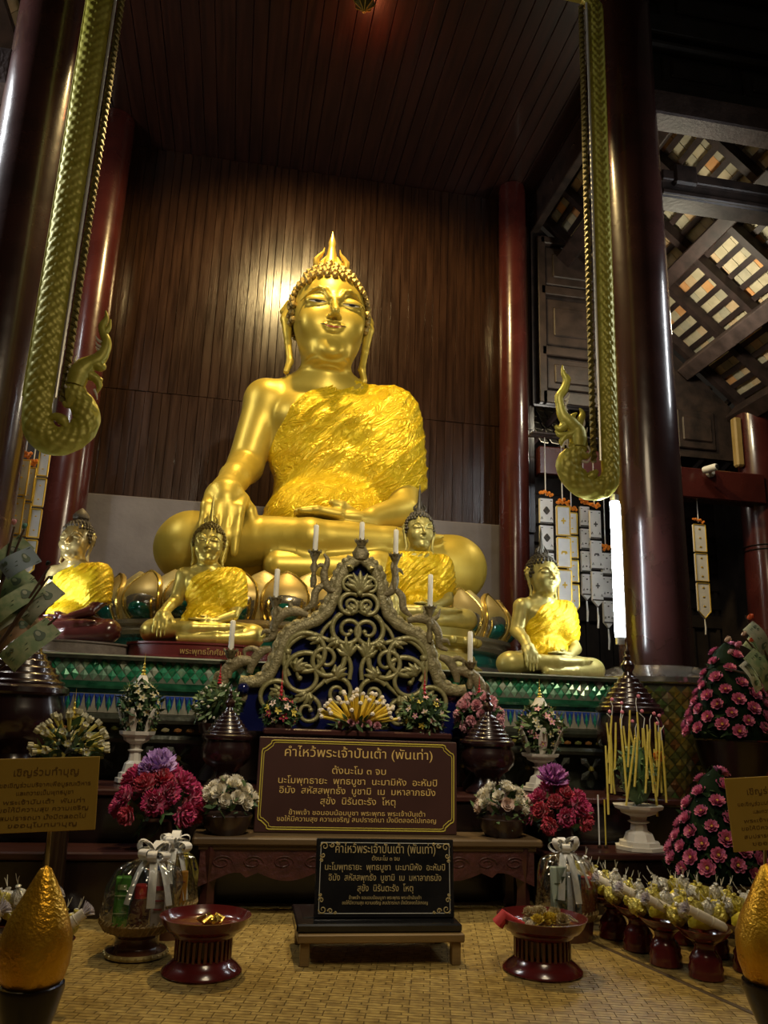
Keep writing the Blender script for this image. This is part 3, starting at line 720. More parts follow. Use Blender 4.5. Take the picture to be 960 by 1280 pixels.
M_eyew = mat('eye_white', (.75, .72, .60), .3); M_pup = mat('eye_black', (.01, .008, .006), .2); M_lip = mat('red_lips', (.45, .05, .02), .35); M_line = mat('painted_line', (.04, .02, .008), .5)
M_robes = M_robe.copy(); M_robes.name = 'satin_robe_soft'
for nd in M_robes.node_tree.nodes:
    if nd.type == 'BUMP': nd.inputs['Strength'].default_value = .28
def seated_statue(name, label, q, loc, rotz, scale, mbody, mrobe, mhair, mfin, both=False, painted=False, bulb=False):
    D = statue_data(q, both); C = D['cache']
    t = thing(name, label, 'statue', loc, rotz, 'seated Buddha statues', scale)
    def part(n_, me, m_, par=t):
        o = link(n_, me, par); o.material_slots[0].link = 'OBJECT'; o.material_slots[0].material = m_; return o
    b = part('body', D['body'], mbody); part('robe', D['robe'], mrobe)
    def cached(k, n_, m_, par):
        if k not in C: o = (D['feats'].get(k) or D.get(k)).build(n_, m_, par); C[k] = o.data; 
        else: o = link(n_, C[k], par)
        o.material_slots[0].link = 'OBJECT'; o.material_slots[0].material = m_
    cached('curls', 'hair_curls', mhair, t); 
    if bulb: MB().lathe([(.16, 3.10), (.15, 3.16), (.20, 3.22), (.20, 3.30), (.13, 3.40), (.05, 3.48), (0, 3.52)], (HX, 0, -.02), 20).build('bulb_finial', mfin, t)
    else: cached('finial', 'flame_finial', mfin, t)
    for s in (-1, 1):
        if painted: cached(('eye', s), 'eye', M_eyew, b); cached(('pupil', s), 'pupil', M_pup, b); cached(('mouth_corner', s), 'mouth_line', M_line, b)
        cached(('lid_line', s), 'lid_line', M_line if not painted else M_line, b)
    if painted: cached(('lips', 0), 'lips', M_lip, b)
    return t
GB = Vector((.70, 7.1, 2.0))
M_hair_g = mat('gold_curls', (.40, .29, .09), .42, .55, c2=(.26, .18, .05), ns=30, bump=.2, bs=60)
seated_statue('buddha_statue', 'huge golden seated Buddha in a shiny yellow robe before the plank wall', 'hi', GB, math.radians(2), None, M_goldp, M_robe, M_hair_g, mat('bright_gold', (.85, .60, .12), .3, .7), painted=True)
M_brass = mat('polished_brass', (.55, .44, .09), .36, .6, c2=(.66, .54, .14), ns=6, bump=.05, bs=20, rvar=.06)
M_bronze = mat('greenish_bronze', (.40, .35, .10), .40, .4, c2=(.48, .42, .14), ns=6, rvar=.06)
M_hair_d = mat('dark_curls', (.045, .04, .03), .45, .3, c2=(.08, .07, .05), ns=30)
M_hair_b = mat('brass_curls', (.26, .20, .06), .34, .7, c2=(.16, .12, .04), ns=30)
M_hair_gr = mat('grey_curls', (.16, .14, .11), .55, .2, c2=(.10, .085, .07), ns=30)
# lacquered statue: gilded head and shoulder, maroon limbs below
M_lq = mat('maroon_limbs', (.055, .012, .010), .25, c2=(.075, .016, .012), ns=4, coat=.5)
nt = M_lq.node_tree; tcn = [n_ for n_ in nt.nodes if n_.type == 'TEX_COORD'][0]; bs_ = nt.nodes['Principled BSDF']
sx = nt.nodes.new('ShaderNodeSeparateXYZ'); nt.links.new(tcn.outputs['Object'], sx.inputs[0])
gt = nt.nodes.new('ShaderNodeMath'); gt.operation = 'GREATER_THAN'; gt.inputs[1].default_value = 1.25; nt.links.new(sx.outputs['Z'], gt.inputs[0])
mxc = nt.nodes.new('ShaderNodeMixRGB'); mxc.inputs[2].default_value = (.62, .48, .20, 1)
src = bs_.inputs['Base Color'].links[0].from_socket; nt.links.new(src, mxc.inputs[1]); nt.links.new(gt.outputs[0], mxc.inputs[0]); nt.links.new(mxc.outputs[0], bs_.inputs['Base Color'])
mm_ = nt.nodes.new('ShaderNodeMath'); mm_.operation = 'MULTIPLY'; mm_.inputs[1].default_value = .5; nt.links.new(gt.outputs[0], mm_.inputs[0]); nt.links.new(mm_.outputs[0], bs_.inputs['Metallic'])

def small(px_c, px_bot, Y, zsc, px_w, rot, *a, **k):
    """a small statue whose lap spans px_w photo pixels"""
    p = at(px_c, px_bot, Y); sc = px_w*((p-CO).dot(FWD)/FPX)/2.9
    st_ = seated_statue(*a[:2], 'lo', (p.x, p.y, p.z+.06*sc), rot, sc, *a[2:], **k); st_.scale = (sc, sc, sc*zsc); return st_, p, sc
s1, p1, k1 = small(254, 808, 5.38, .93, 152, math.radians(-4), 'buddha_statue', 'golden seated Buddha on a red inscribed base below the great hand', M_brass, M_robes, M_hair_b, M_brass)
s2, p2, k2 = small(84, 804, 5.42, .95, 150, math.radians(-20), 'buddha_statue', 'seated Buddha with maroon lacquered limbs and grey curls behind the banknotes', M_lq, M_robes, M_hair_gr, M_hair_gr, bulb=True)
s3, p3, k3 = small(682, 849, 5.30, .92, 154, math.radians(14), 'buddha_statue', 'greenish bronze seated Buddha with dark curls beside the fluorescent tube', M_bronze, M_robes, M_hair_d, M_hair_d)
s4, p4, k4 = small(524, 787, 5.60, .96, 142, math.radians(4), 'buddha_statue', 'seated Buddha with both shoulders robed behind the carved candle screen', M_bronze, M_robes, M_hair_d, M_hair_d, both=True)
# their bases
M_redb = mat('red_base', (.10, .012, .010), .4, c2=(.14, .02, .015), ns=8); M_stone = mat('worn_stone', (.16, .13, .11), .7, c2=(.24, .20, .17), ns=14, bump=.2, bs=50)
M_gilt = mat('gilt_letter', (.65, .48, .16), .35, .6)
def slab(name, p, wd, dp, ztop, label, m_):
    t = thing(name, label, 'base', (p.x, p.y, 1.2)); h = ztop-1.2
    MB().lathe([(.5, .013), (.5, h*.25), (.485, h*.3), (.485, h*.85), (.5, h*.9), (.5, h)], seg=48, sx=wd, sy=dp).build('slab', m_, t, smooth=40); return t
rbse = slab('statue_base', p1, .96, .62, p1.z-.0, 'red oval base with gilt lettering under the small golden Buddha', M_redb)
rl = text_mesh('lettering', 'พระพุทธโกศัยศิริชัย', .048, M_gilt, rbse, (.06, -.312, (p1.z-1.2)*.38), (PI/2, 0, 0))
slab('statue_base', p2, .82, .62, p2.z, 'worn stone slab under the maroon lacquered Buddha', M_stone)
slab('statue_base', p3, .92, .55, p3.z, 'thin grey slab under the greenish bronze Buddha', M_stone)
t = thing('statue_base', 'tiered gilded base under the robed Buddha behind the carved screen', 'base', (p4.x, p4.y, 1.2)); h = p4.z-1.2
MB().lathe([(.50, .013), (.50, h*.18), (.46, h*.24), (.44, h*.45), (.40, h*.5), (.40, h*.62), (.46, h*.68), (.47, h*.8), (.44, h*.84), (.44, h)], seg=48, sx=.92, sy=.62).build('tiers', M_bronze, t, smooth=30)
pm = MB()
for i in range(22):
    a = 2*PI*i/22; pm.ball((.43*math.cos(a), .29*math.sin(a), h*.74), .03, 2, (1, .7, 1))
pm.build('stud_ring', M_bronze, t)

# ---- lotus throne of the great statue
lt = thing('lotus_throne', 'gilded lotus throne with green glass petals under the great Buddha', 'throne', (.62, 7.1, 1.2))
RX, RY = 1.66, .93
def ering(prof, name, m_, seg=96, smooth=30):
    m = MB(); vs = []
    for d_, z in prof:
        for i in range(seg): a = 2*PI*i/seg; vs.append(((RX+d_)*math.cos(a), (RY+d_)*math.sin(a), z))
    n = len(prof); m.add(vs, [(j*seg+i, j*seg+(i+1) % seg, (j+1)*seg+(i+1) % seg, (j+1)*seg+i) for j in range(n-1) for i in range(seg)]+[tuple(range((n-1)*seg, n*seg))])
    return m.build(name, m_, lt, smooth=smooth)
ering([(.20, 0), (.20, .06), (.16, .09)], 'foot', M_goldd)
ering([(.13, .05), (.13, .14)], 'lower_rim', M_silver)
ering([(.05, .14), (.07, .17), (.06, .24), (.05, .26)], 'glass_band', M_gglass)
ering([(.05, .25), (.12, .27), (.14, .30), (.12, .33), (.16, .35), (.16, .38), (.08, .40)], 'upper_rim', mat('silver_gilt', (.60, .52, .34), .22, .85, c2=(.48, .40, .22), ns=12))
ering([(-.10, .36), (-.06, .50), (-.10, .62), (-.18, .69)], 'core', M_goldd)
PH, PW = .40, .37
def petal_fn(sc, lift, wk=1., hk=1.):
    def fn(u, v):
        t = u*2-1; prof = np.interp(v, [0, .25, .5, .7, .85, .95, 1], [.78, .98, 1.0, .86, .56, .26, .0]); 
        out = .05+.10*math.sin(PI*min(1, v*.95+.08))-.02*v+.09*max(0, v-.75)
        x = t*PW/2*prof*wk*sc; bul = (1-t*t)*.045*prof
        return Vector((x, -(out+bul)*hk-lift, v*PH*sc))
    return fn
n_p = 23; pm_ = None
from itertools import accumulate
# equal spacing along the ellipse
aa = np.linspace(0, 2*PI, 721); ds = np.hypot(np.diff((RX+.06)*np.cos(aa)), np.diff((RY+.06)*np.sin(aa))); cs = np.concatenate([[0], np.cumsum(ds)])
M_pet = mat('petal_gilt', (.34, .24, .065), .42, .5, c2=(.42, .30, .09), ns=6)
M_pmir = mat('aged_mirror', (.36, .31, .22), .2, .8, c2=(.26, .22, .14), ns=9)
def petal_proto():
    m = MB(); m.slab(petal_fn(1, 0), 9, 11, (0, .03, 0)); P_ = m.build('petal', M_pet, lt, smooth=60)
    def ridge(u, v): return petal_fn(.86, .012)(u, v)
    rm = MB()
    for k, (sc, lf) in enumerate(((.98, .006), (.70, .022))):
        f_ = petal_fn(sc, lf); left = [f_(0.02, v) for v in np.linspace(.05, .97, 12)]; right = [f_(.98, v) for v in np.linspace(.97, .05, 12)]
        rm.tube(left+[f_(.5, 1.0)]+right, .011, 6)
    rm.build('raised_rim', M_goldl, P_)
    sv = MB().slab(petal_fn(.84, .012), 9, 9, (0, .008, 0)); sv.build('mirror_inlay', M_pmir, P_, smooth=60)
    gm = MB().slab(petal_fn(.56, .026), 9, 9, (0, .008, 0)); gm.build('glass_inlay', M_gglass, P_, smooth=60)
    return P_
P0 = petal_proto()
B0 = MB().slab(petal_fn(1.02, -.05), 9, 11, (0, .03, 0)).build('petal', M_goldd, lt, smooth=60)
def setp(o, a):
    tx = Vector((-(RX)*math.sin(a), RY*math.cos(a), 0)).normalized(); nrm = Vector((tx.y, -tx.x, 0))
    o.location = (RX*math.cos(a), RY*math.sin(a), .38); o.rotation_euler = (0, 0, math.atan2(nrm.y, nrm.x)+PI/2)
for i in range(n_p):
    a = float(np.interp((i+.5)/n_p*cs[-1], cs, aa)); o = P0 if i == 0 else copy_tree(P0); setp(o, a)
    a = float(np.interp((i+0.)/n_p*cs[-1], cs, aa)); o = B0 if i == 0 else copy_tree(B0); setp(o, a)

# ================================================================== SCALED SERPENT FRAMES
M_naga = mat('serpent_paint', (.36, .33, .045), .40, .2, c2=(.48, .44, .09), ns=10, bump=.12, bs=60, rvar=.05)
M_nagad = mat('serpent_edge', (.10, .085, .02), .4, .3, c2=(.16, .13, .035), ns=14)
M_chrome = mat('silver_strip', (.70, .68, .62), .38, .5)
def ribbon(m, pts, ws, th, px=.072, ncross=3.0, amp=.019, nx=26, scales=True, frill=0.):
    """scaled snake body: domed strip in the XZ plane, relief on its front (-y) face"""
    P = [np.array(p, float) for p in pts]; n = len(P); s = 0; vs = []; ring = nx+6
    for i in range(n):
        t = P[min(i+1, n-1)]-P[max(i-1, 0)]; t /= max(1e-9, np.linalg.norm(t)); nrm = np.array((-t[1], t[0]))
        if i: s += np.linalg.norm(P[i]-P[i-1])
        w_ = ws[i]
        for k in range(nx):
            c = k/(nx-1)*2-1; h = th*math.sqrt(max(0, 1-c*c*.94)); e = 0
            if scales:
                for l in (0, .5):
                    u = s/px+l; v = (c+1)/2*ncross+l; du = u-math.floor(u)-.5; dv = v-math.floor(v)-.5
                    e = max(e, 1-(du/.60)**2-(dv/.56)**2+.35*du)
            p = P[i]+nrm*(c*w_); vs.append((p[0], -h-amp*max(0, e)+amp*.3, p[1]))
        for k in range(6):
            c = 1-2*(k+.5)/6; p = P[i]+nrm*(c*w_*.96); vs.append((p[0], th*.5, p[1]))
    fs = [(j*ring+k, (j+1)*ring+k, (j+1)*ring+(k+1) % ring, j*ring+(k+1) % ring) for j in range(n-1) for k in range(ring)]
    fs += [tuple(range(ring)), tuple(reversed(range((n-1)*ring, n*ring)))]
    return m.add(vs, fs)
def px2(pts, Y, O): return [((q.x-O.x), (q.z-O.z)) for q in (at(x, y, Y) for x, y in pts)]
def resample(pts, step):
    P = np.array(pts); d = np.r_[0, np.cumsum(np.hypot(*np.diff(P, axis=0).T))]; n = max(3, int(d[-1]/step)); t = np.linspace(0, d[-1], n)
    return [(np.interp(v, d, P[:, 0]), np.interp(v, d, P[:, 1])) for v in t]
def serpent(label, O, strip_x, ztop, zbend, body_px, body_w, head, sgn, sw, top_in):
    """O origin; strip runs up at strip_x; body_px: photo outline of the curl's centre line"""
    t = thing('serpent_frame', label, 'carving', tuple(O), group='green scaled serpent frames')
    L = px2(body_px, O.y, O)
    m = MB()
    st = [(strip_x[1]+(strip_x[0]-strip_x[1])*k/60, zbend+(ztop-zbend)*(1-k/60)) for k in range(60)]
    cor = [(strip_x[1]+sgn*(top_in), ztop+.10), (strip_x[1]+sgn*.22, ztop+.10), (strip_x[1]+sgn*.06, ztop+.06)]
    full = resample(spline(cor, 6)+st+spline([st[-1]]+L, 8)[1:], .0135)
    n = len(full); zz = [p[1] for p in full]
    # widths: constant on the strip, then follow the listed half widths along the curl
    d = np.r_[0, np.cumsum([math.dist(full[i], full[i-1]) for i in range(1, n)])]
    key = [0]; 
    ktot = d[-1]; Ld = np.r_[0, np.cumsum([math.dist(a, b) for a, b in zip(L[1:], L[:-1])])]
    start = ktot-Ld[-1]*1.03
    kd = [0, start]+[start+v*1.03 for v in Ld[1:]]; ws = np.interp(d, kd, [sw, sw]+body_w[1:])
    ribbon(m, full, ws, .05)
    body_ = m.build('scaled_body', M_naga, t, smooth=50)
    # silver strip and comb border along the inner edge
    rd = MB(); ix = lambda f: (st[0][0]+(st[-1][0]-st[0][0])*f+sgn*(sw+.016), -.03, st[0][1]+(st[-1][1]-st[0][1])*f)
    rd.tube([ix(f) for f in np.linspace(0, 1, 20)], .011, 8); rd.build('silver_strip', M_chrome, t)
    cb_ = MB(); nb = int((ztop-zbend)/.05)
    for i in range(nb):
        x, y, z = ix((i+.5)/nb); cb_.tube([(x+sgn*.018, .0, z+.016), (x+sgn*.04, -.012, z+.008), (x+sgn*.058, .0, z-.014)], [.012, .014, .006], 6)
    x, y, z = ix(.5); x0_, _, z0_ = ix(0); x1_, _, z1_ = ix(1)
    cb_.tube([(x0_+sgn*.032, .012, z0_), (x1_+sgn*.032, .012, z1_)], .022, 6); cb_.build('comb_border', M_nagad, t)
    ed = MB(); ed.tube([(st[0][0]-sgn*(sw+.006), -.005, st[0][1]), (st[-1][0]-sgn*(sw+.006), -.005, st[-1][1])], .009, 6); ed.build('outer_edge', M_naga, t)
    # head: jaws, crest, beard, teeth; given as lists of (points, radii)
    hm = MB(); tm = MB()
    for kind, pp, rr in head:
        q = px2(pp, O.y, O); sp_ = spline(q, 5); r_ = np.interp(np.linspace(0, 1, len(sp_)), np.linspace(0, 1, len(rr)), rr)
        (tm if kind == 'w' else hm).tube([(x, -.03 if kind != 'w' else -.045, z) for x, z in sp_], [max(.003, v*.0053) for v in r_], 10, up=(0, 1, 0), flat=.8)
    hd = hm.build('head', M_naga, t, smooth=60); tm.build('fang_spikes', mat('ivory_spike', (.62, .58, .48), .4), hd)
    return t
OL = at(62, 500, 5.0); OR = at(750, 560, 5.0)
lx = [at(47, 510, 5.0), at(127, 0, 5.0)]; rx_ = [at(762, 590, 5.0), at(743, 20, 5.0)]
serpent('green scaled serpent hanging beside the paper banners, head turned to the red column', OL, (lx[0].x-OL.x, lx[1].x-OL.x+.0), 6.72-OL.z, lx[0].z-OL.z,
        [(47, 518), (51, 540), (66, 552), (84, 551), (102, 540), (109, 524), (104, 508), (96, 495), (95, 481), (101, 468), (108, 463)], [.09, .095, .095, .095, .09, .085, .08, .068, .062, .062, .055], [
            ('g', [(95, 484), (100, 470), (108, 461), (118, 457), (128, 461), (130, 456)], [11, 13, 12, 9, 6, 2]),
            ('g', [(112, 470), (121, 475), (129, 478)], [7, 5, 2]), ('g', [(121, 476), (125, 484), (122, 494)], [5, 4, 1]),
            ('g', [(112, 458), (124, 452), (131, 442), (134, 430), (130, 419), (129, 410), (134, 400), (133, 391)], [10, 9, 7, 6, 5, 5, 3, 1]),
            ('g', [(131, 420), (137, 412), (139, 402)], [4, 3, 1]), ('g', [(128, 447), (136, 440), (137, 428)], [5, 3, 1]), ('g', [(103, 466), (108, 456), (116, 450)], [8, 6, 2]),
            ('g', [(94, 500), (86, 508), (80, 505)], [8, 5, 2]), ('g', [(84, 538), (80, 528), (70, 523), (58, 527)], [2, 7, 5, 2]),
            ('w', [(98, 460), (95, 454), (97, 448)], [2.2, 1.8, .5]), ('w', [(94, 466), (89, 462), (88, 460)], [2.2, 1.6, .5]), ('w', [(92, 473), (87, 469), (86, 467)], [2.2, 1.6, .5]),
            ('w', [(90, 481), (86, 479), (85, 475)], [2, 1.5, .5]), ('w', [(89, 488), (84, 487), (83, 484)], [2, 1.5, .5]), ('w', [(128, 432), (123, 428), (121, 424)], [2, 1.5, .5]), ('w', [(128, 438), (123, 435), (121, 431)], [2, 1.5, .5]),
            ('w', [(127, 442), (123, 440), (121, 437)], [2, 1.5, .5]), ('w', [(119, 490), (122, 497), (123, 503)], [1.6, 1.3, .5]), ('w', [(115, 466), (116, 470), (115, 472)], [1.6, 1.2, .4])], 1, .088, 1.9)
serpent('green scaled serpent with flame crest hanging above the fluorescent tube', OR, (rx_[0].x-OR.x, rx_[1].x-OR.x), 6.66-OR.z, rx_[0].z-OR.z,
        [(762, 592), (757, 606), (742, 612), (726, 606), (714, 594), (709, 581), (716, 570), (722, 558), (721, 546), (715, 537)], [.066, .075, .085, .10, .098, .092, .075, .066, .064, .055], [
            ('g', [(721, 560), (721, 550), (720, 541), (714, 534), (704, 531), (698, 533)], [10, 12, 11, 9, 6, 2]), ('g', [(714, 544), (706, 546), (697, 545), (692, 540)], [7, 5, 4, 1]),
            ('g', [(704, 534), (697, 538), (692, 534)], [6, 5, 2]), ('g', [(705, 547), (700, 554), (703, 562)], [5, 4, 1]),
            ('g', [(720, 540), (710, 530), (702, 522), (698, 508), (697, 498), (703, 489), (706, 478), (702, 468), (701, 459)], [10, 10, 8, 6, 6, 6, 5, 3.5, 1]),
            ('g', [(705, 484), (709, 476), (707, 470)], [4, 3, 1]), ('g', [(718, 536), (723, 528), (726, 519), (722, 512)], [7, 6, 4, 1]), ('g', [(712, 530), (714, 522), (719, 518)], [6, 4, 1]),
            ('g', [(722, 566), (730, 572), (737, 566)], [7, 5, 1]), ('g', [(728, 600), (738, 596), (744, 590)], [2, 7, 3]),
            ('w', [(724, 548), (729, 543), (731, 537)], [2, 1.6, .5]), ('w', [(723, 540), (727, 533), (727, 526)], [2, 1.6, .5]), ('w', [(724, 579), (731, 580), (735, 574)], [2, 1.6, .5]),
            ('w', [(703, 504), (707, 500), (709, 495)], [1.8, 1.4, .5]), ('w', [(703, 510), (706, 506), (707, 501)], [1.8, 1.4, .5]), ('w', [(706, 516), (704, 512), (705, 507)], [1.5, 1.2, .5]), ('w', [(731, 560), (734, 566), (732, 570)], [1.5, 1.2, .5]),
            ('w', [(700, 562), (703, 555), (706, 552)], [1.5, 1.2, .5]), ('w', [(706, 552), (706, 560), (708, 563)], [1.5, 1.2, .5])], -1, .064, 1.88)

# ---- fluorescent tubes
M_tube = mat('lit_tube', (1, 1, 1), .3, emit=(.90, .96, 1.0), estr=50)
M_cap = mat('tube_cap', (.6, .6, .6), .3, .6)
def tube_light(label, p0, p1):
    p0 = Vector(p0); p1 = Vector(p1); t = thing('fluorescent_tube', label, 'light', tuple(p1), group='fluorescent tubes'); d_ = p0-p1
    MB().tube([d_*.02, d_*.98], .032, 16).build('glass_tube', M_tube, t)
    e = MB(); e.tube([(0, 0, -.03), d_*.025], .03, 12); e.tube([d_*.975, d_*1.03], .03, 12); e.build('end_cap', M_cap, t)
    bk = MB().box(tuple(d_*.5+Vector((.045*(1 if p0.x > 0 else -1), .06, 0))), (.05, .06, d_.length*.98), bev=.01); bk.build('batten_holder', M_cap, t)
    return t
tube_light('glowing white fluorescent tube upright on the thick dark column', at(768, 624, 5.05), at(775, 800, 5.05))
tube_light('fluorescent tube upright on the near column past the banknotes', (-1.47, 5.14, 1.80), (-1.47, 5.14, 1.27))

# ---- pendant tip at the top of the niche
pd = thing('pendant_lantern', 'small gold pendant tip hanging below the ceiling', 'lamp', tuple(at(455, 16, 5.95)))
pm = MB(); pm.lathe([(.0, 0), (.014, .008), (.010, .02), (.03, .045), (.075, .085), (.10, .12), (.09, .14), (.03, .15), (.03, CZ-pd.location.z)], seg=8)
pm.build('drop', mat('dark_brass', (.12, .10, .03), .35, .7), pd, smooth=20)
ri = MB()
for i in range(8):
    a = 2*PI*(i)/8; ri.tube([(r*math.cos(a)*1.03, r*math.sin(a)*1.03, z) for r, z in ((.008, .004), (.032, .045), (.077, .085), (.102, .12))], .005, 6)
ri.build('rib', mat('bright_gold', (.85, .60, .12), .3, .7), pd)

# ================================================================== CARVED CANDLE SCREEN
M_carv = mat('carved_gilt', (.15, .125, .06), .48, .3, c2=(.23, .19, .10), ns=22, bump=.35, bs=70)
M_carvl = mat('scroll_gilt', (.24, .22, .085), .42, .35, c2=(.32, .29, .14), ns=18, bump=.2, bs=60)
M_blue = mat('blue_mirror', (.004, .006, .045), .12, .2, c2=(.007, .010, .075), ns=5, coat=.8)
YS = 4.82; so = at(442, 905, YS); SO = Vector((so.x, YS, .53))
M_rail = mat('rail_gilt', (.19, .165, .075), .45, .35, c2=(.28, .245, .13), ns=40, bump=.4, bs=90)
scr = thing('candle_screen', 'arched carved gilt screen over blue glass that holds seven candles', 'screen', tuple(SO))
def sp_(x, y): q = at(x, y, YS); return (q.x-SO.x, q.z-SO.z)
prof_px = [(445, 697), (458, 703), (467, 712), (474, 728), (478, 748), (485, 768), (500, 783), (520, 793), (533, 808), (540, 832), (550, 855), (566, 864), (582, 862)]
half = []
for x, y in prof_px:
    q = sp_(x, y); half.append((max(0, q[0]), q[1]))
half[0] = (0, half[0][1]); H = [tuple(p) for p in spline(half, 6)]
outl = H+[(H[-1][0], .27), (-H[-1][0], .27)]+[(-x, z) for x, z in reversed(H[1:])]
MB().prism(outl, .02, Matrix.Translation((0, .03, 0))).build('blue_glass', M_blue, scr, smooth=0)
MB().box((0, .02, .14), (1.3, .05, .28), bev=.01).build('stand_board', M_black, scr)
for s in (-1, 1):
    m = MB(); m.tube([(s*x, 0, z) for x, z in H], [.033+.002*math.sin(i*1.3) for i in range(len(H))], 12, up=(0, 1, 0), flat=.6)
    m.tube([(s*(x+.030), .01, z+.018) for x, z in H[4:-4]], [.014+.012*abs(math.sin(i*.9)) for i in range(len(H)-8)], 8, up=(0, 1, 0))
    m.build('arch_rail', M_rail, scr, smooth=50)
    # dragons and flame leaves that ride on the arch
    dr = MB()
    for pts, rr in (
        ([(470, 742), (480, 738), (485, 722), (482, 706), (487, 698)], [4, 8, 7, 5, 2]), ([(484, 735), (493, 745), (495, 760), (505, 770)], [5, 7, 7, 3]), ([(482, 715), (490, 712), (495, 718)], [4, 4, 1]),
        ([(500, 775), (515, 772), (528, 776), (538, 790), (540, 806), (550, 812)], [5, 9, 9, 8, 6, 3]), ([(528, 776), (537, 770), (541, 760)], [6, 4, 1]), ([(518, 772), (522, 764), (519, 757)], [5, 4, 1]), ([(541, 800), (549, 800), (553, 806)], [5, 4, 1]),
        ([(540, 820), (552, 826), (560, 840), (562, 852)], [5, 9, 8, 5]), ([(552, 826), (562, 822), (570, 826), (568, 834)], [6, 5, 4, 1]), ([(556, 838), (572, 838), (586, 848), (592, 862), (590, 880), (580, 905)], [6, 10, 11, 11, 9, 7]), ([(588, 855), (598, 856), (603, 866)], [6, 5, 1]), ([(575, 870), (566, 880), (572, 892)], [8, 6, 3])):
        q = [tuple(v) for v in spline([sp_(p[0]+9, p[1]+1) for p in pts], 5)]; r_ = np.interp(np.linspace(0, 1, len(q)), np.linspace(0, 1, len(rr)), rr)
        dr.tube([(s*abs(x), -.012, z) for x, z in q], [v*.0034 for v in r_], 9, up=(0, 1, 0), flat=.4)
    dr.build('flame_dragon', M_carv, scr, smooth=50)
    sc = MB()
    def spir(cx, cy, r0, r1, a0, turns, w0, w1, n=40):
        c = sp_(cx, cy); k = .0048; pts = []; rs = []
        for i in range(n):
            f = i/(n-1); a = a0+turns*2*PI*f; r = (r0+(r1-r0)*f)*k; pts.append((s*(abs(c[0])+r*math.cos(a)), -.004-.012*math.sin(PI*f), c[1]+r*math.sin(a))); rs.append((w0+(w1-w0)*f)*k*1.2)
        sc.tube(pts, rs, 8, up=(0, 1, 0)); sc.ball(pts[-1], rs[-1]*1.7, 1)
    def leafs(px, ang, n, L, k=.0048):
        c = sp_(*px)
        for i in range(n):
            a = ang+(i-(n-1)/2)*.42; l = L*(1-.12*abs(i-(n-1)/2))*k
            sc.tube([(s*(abs(c[0])), -.006, c[1]), (s*(abs(c[0])+.5*l*math.cos(a)), -.022, c[1]+.5*l*math.sin(a)), (s*(abs(c[0])+l*math.cos(a+.18)), -.01, c[1]+l*math.sin(a+.18))], [1.8*k, 4.4*k, 1.0*k], 7, up=(0, 1, 0))
    spir(461, 733, 13, 3, PI*.9, -1.3, 2.4, 1.8); spir(459, 758, 16, 3, PI*.7, -1.5, 2.8, 1.8); spir(459, 789, 22, 4, PI*.35, -1.6, 3.0, 2.0)
    spir(483, 828, 26, 5, PI*.55, 1.6, 3.2, 2.0); spir(508, 822, 25, 22, 0, 1.0, 2.8, 2.8); spir(508, 850, 30, 6, PI*.8, -1.5, 3.0, 2.0); spir(540, 880, 22, 4, PI*.8, -1.5, 2.8, 1.8); spir(465, 868, 20, 4, PI*.2, 1.4, 2.8, 1.8)
    spir(500, 893, 20, 4, PI*.1, 1.4, 2.6, 1.8)
    leafs((449, 765), .2, 3, 16); leafs((455, 822), 1.2, 5, 26); leafs((470, 800), -.9, 3, 18); leafs((490, 800), -.4, 3, 20); leafs((520, 845), 2.2, 4, 20); leafs((530, 872), -.2, 4, 18); leafs((470, 850), 2.0, 4, 20); leafs((500, 868), -1.2, 4, 22); leafs((464, 716), 1.9, 2, 10)
    q = [tuple(v) for v in spline([sp_(*p) for p in ((452, 850), (452, 832), (462, 815), (482, 804), (508, 800), (528, 815), (533, 835), (525, 852))], 5)]
    sc.tube([(s*abs(x), -.004, z) for x, z in q], [.0145]*len(q), 8, up=(0, 1, 0))
    q = [tuple(v) for v in spline([sp_(*p) for p in ((448, 752), (470, 772), (490, 795), (492, 830), (482, 852), (500, 872))], 5)]
    sc.tube([(s*abs(x), -.004, z) for x, z in q], [.0125]*len(q), 8, up=(0, 1, 0))
    sc.build('scrollwork', M_carvl, scr, smooth=60)
ac = MB(); c = sp_(444, 735)
for i in range(7):
    a = PI/2+(i-3)*.42; l = .115*(1-.05*abs(i-3)); ac.tube([(0, -.01, c[1]-.03), (.5*l*math.cos(a), -.035, c[1]-.01+.5*l*math.sin(a)), (l*math.cos(a), -.018, c[1]-.01+l*math.sin(a))], [.010, .022, .004], 8, up=(0, 1, 0))
ac.ball((0, -.02, c[1]-.035), .02, 2); ac.build('acanthus_flower', M_carvl, scr, smooth=60)
M_wax = mat('white_wax', (.72, .70, .60), .45, spec=.4); M_wick = mat('wick', (.03, .02, .02), .8)
cands = [(443.5, 676, 652, 'white candle at the very top of the carved screen'), (393.5, 690, 656, 'white candle just outside the top candle, over the great lap by the banners'), (494, 694, 662, 'white candle just outside the top candle, next to the robed Buddha head'),
         (344.5, 748, 711, 'white candle halfway down the screen beside the brass Buddha'), (537, 759, 718, 'white candle halfway down the screen before the robed Buddha'), (288.5, 813, 775, 'white candle at the low end of the screen above the brass Buddha base'), (587, 828, 789, 'white candle at the low end of the screen near the bronze Buddha')]
dxs = {0: 0}
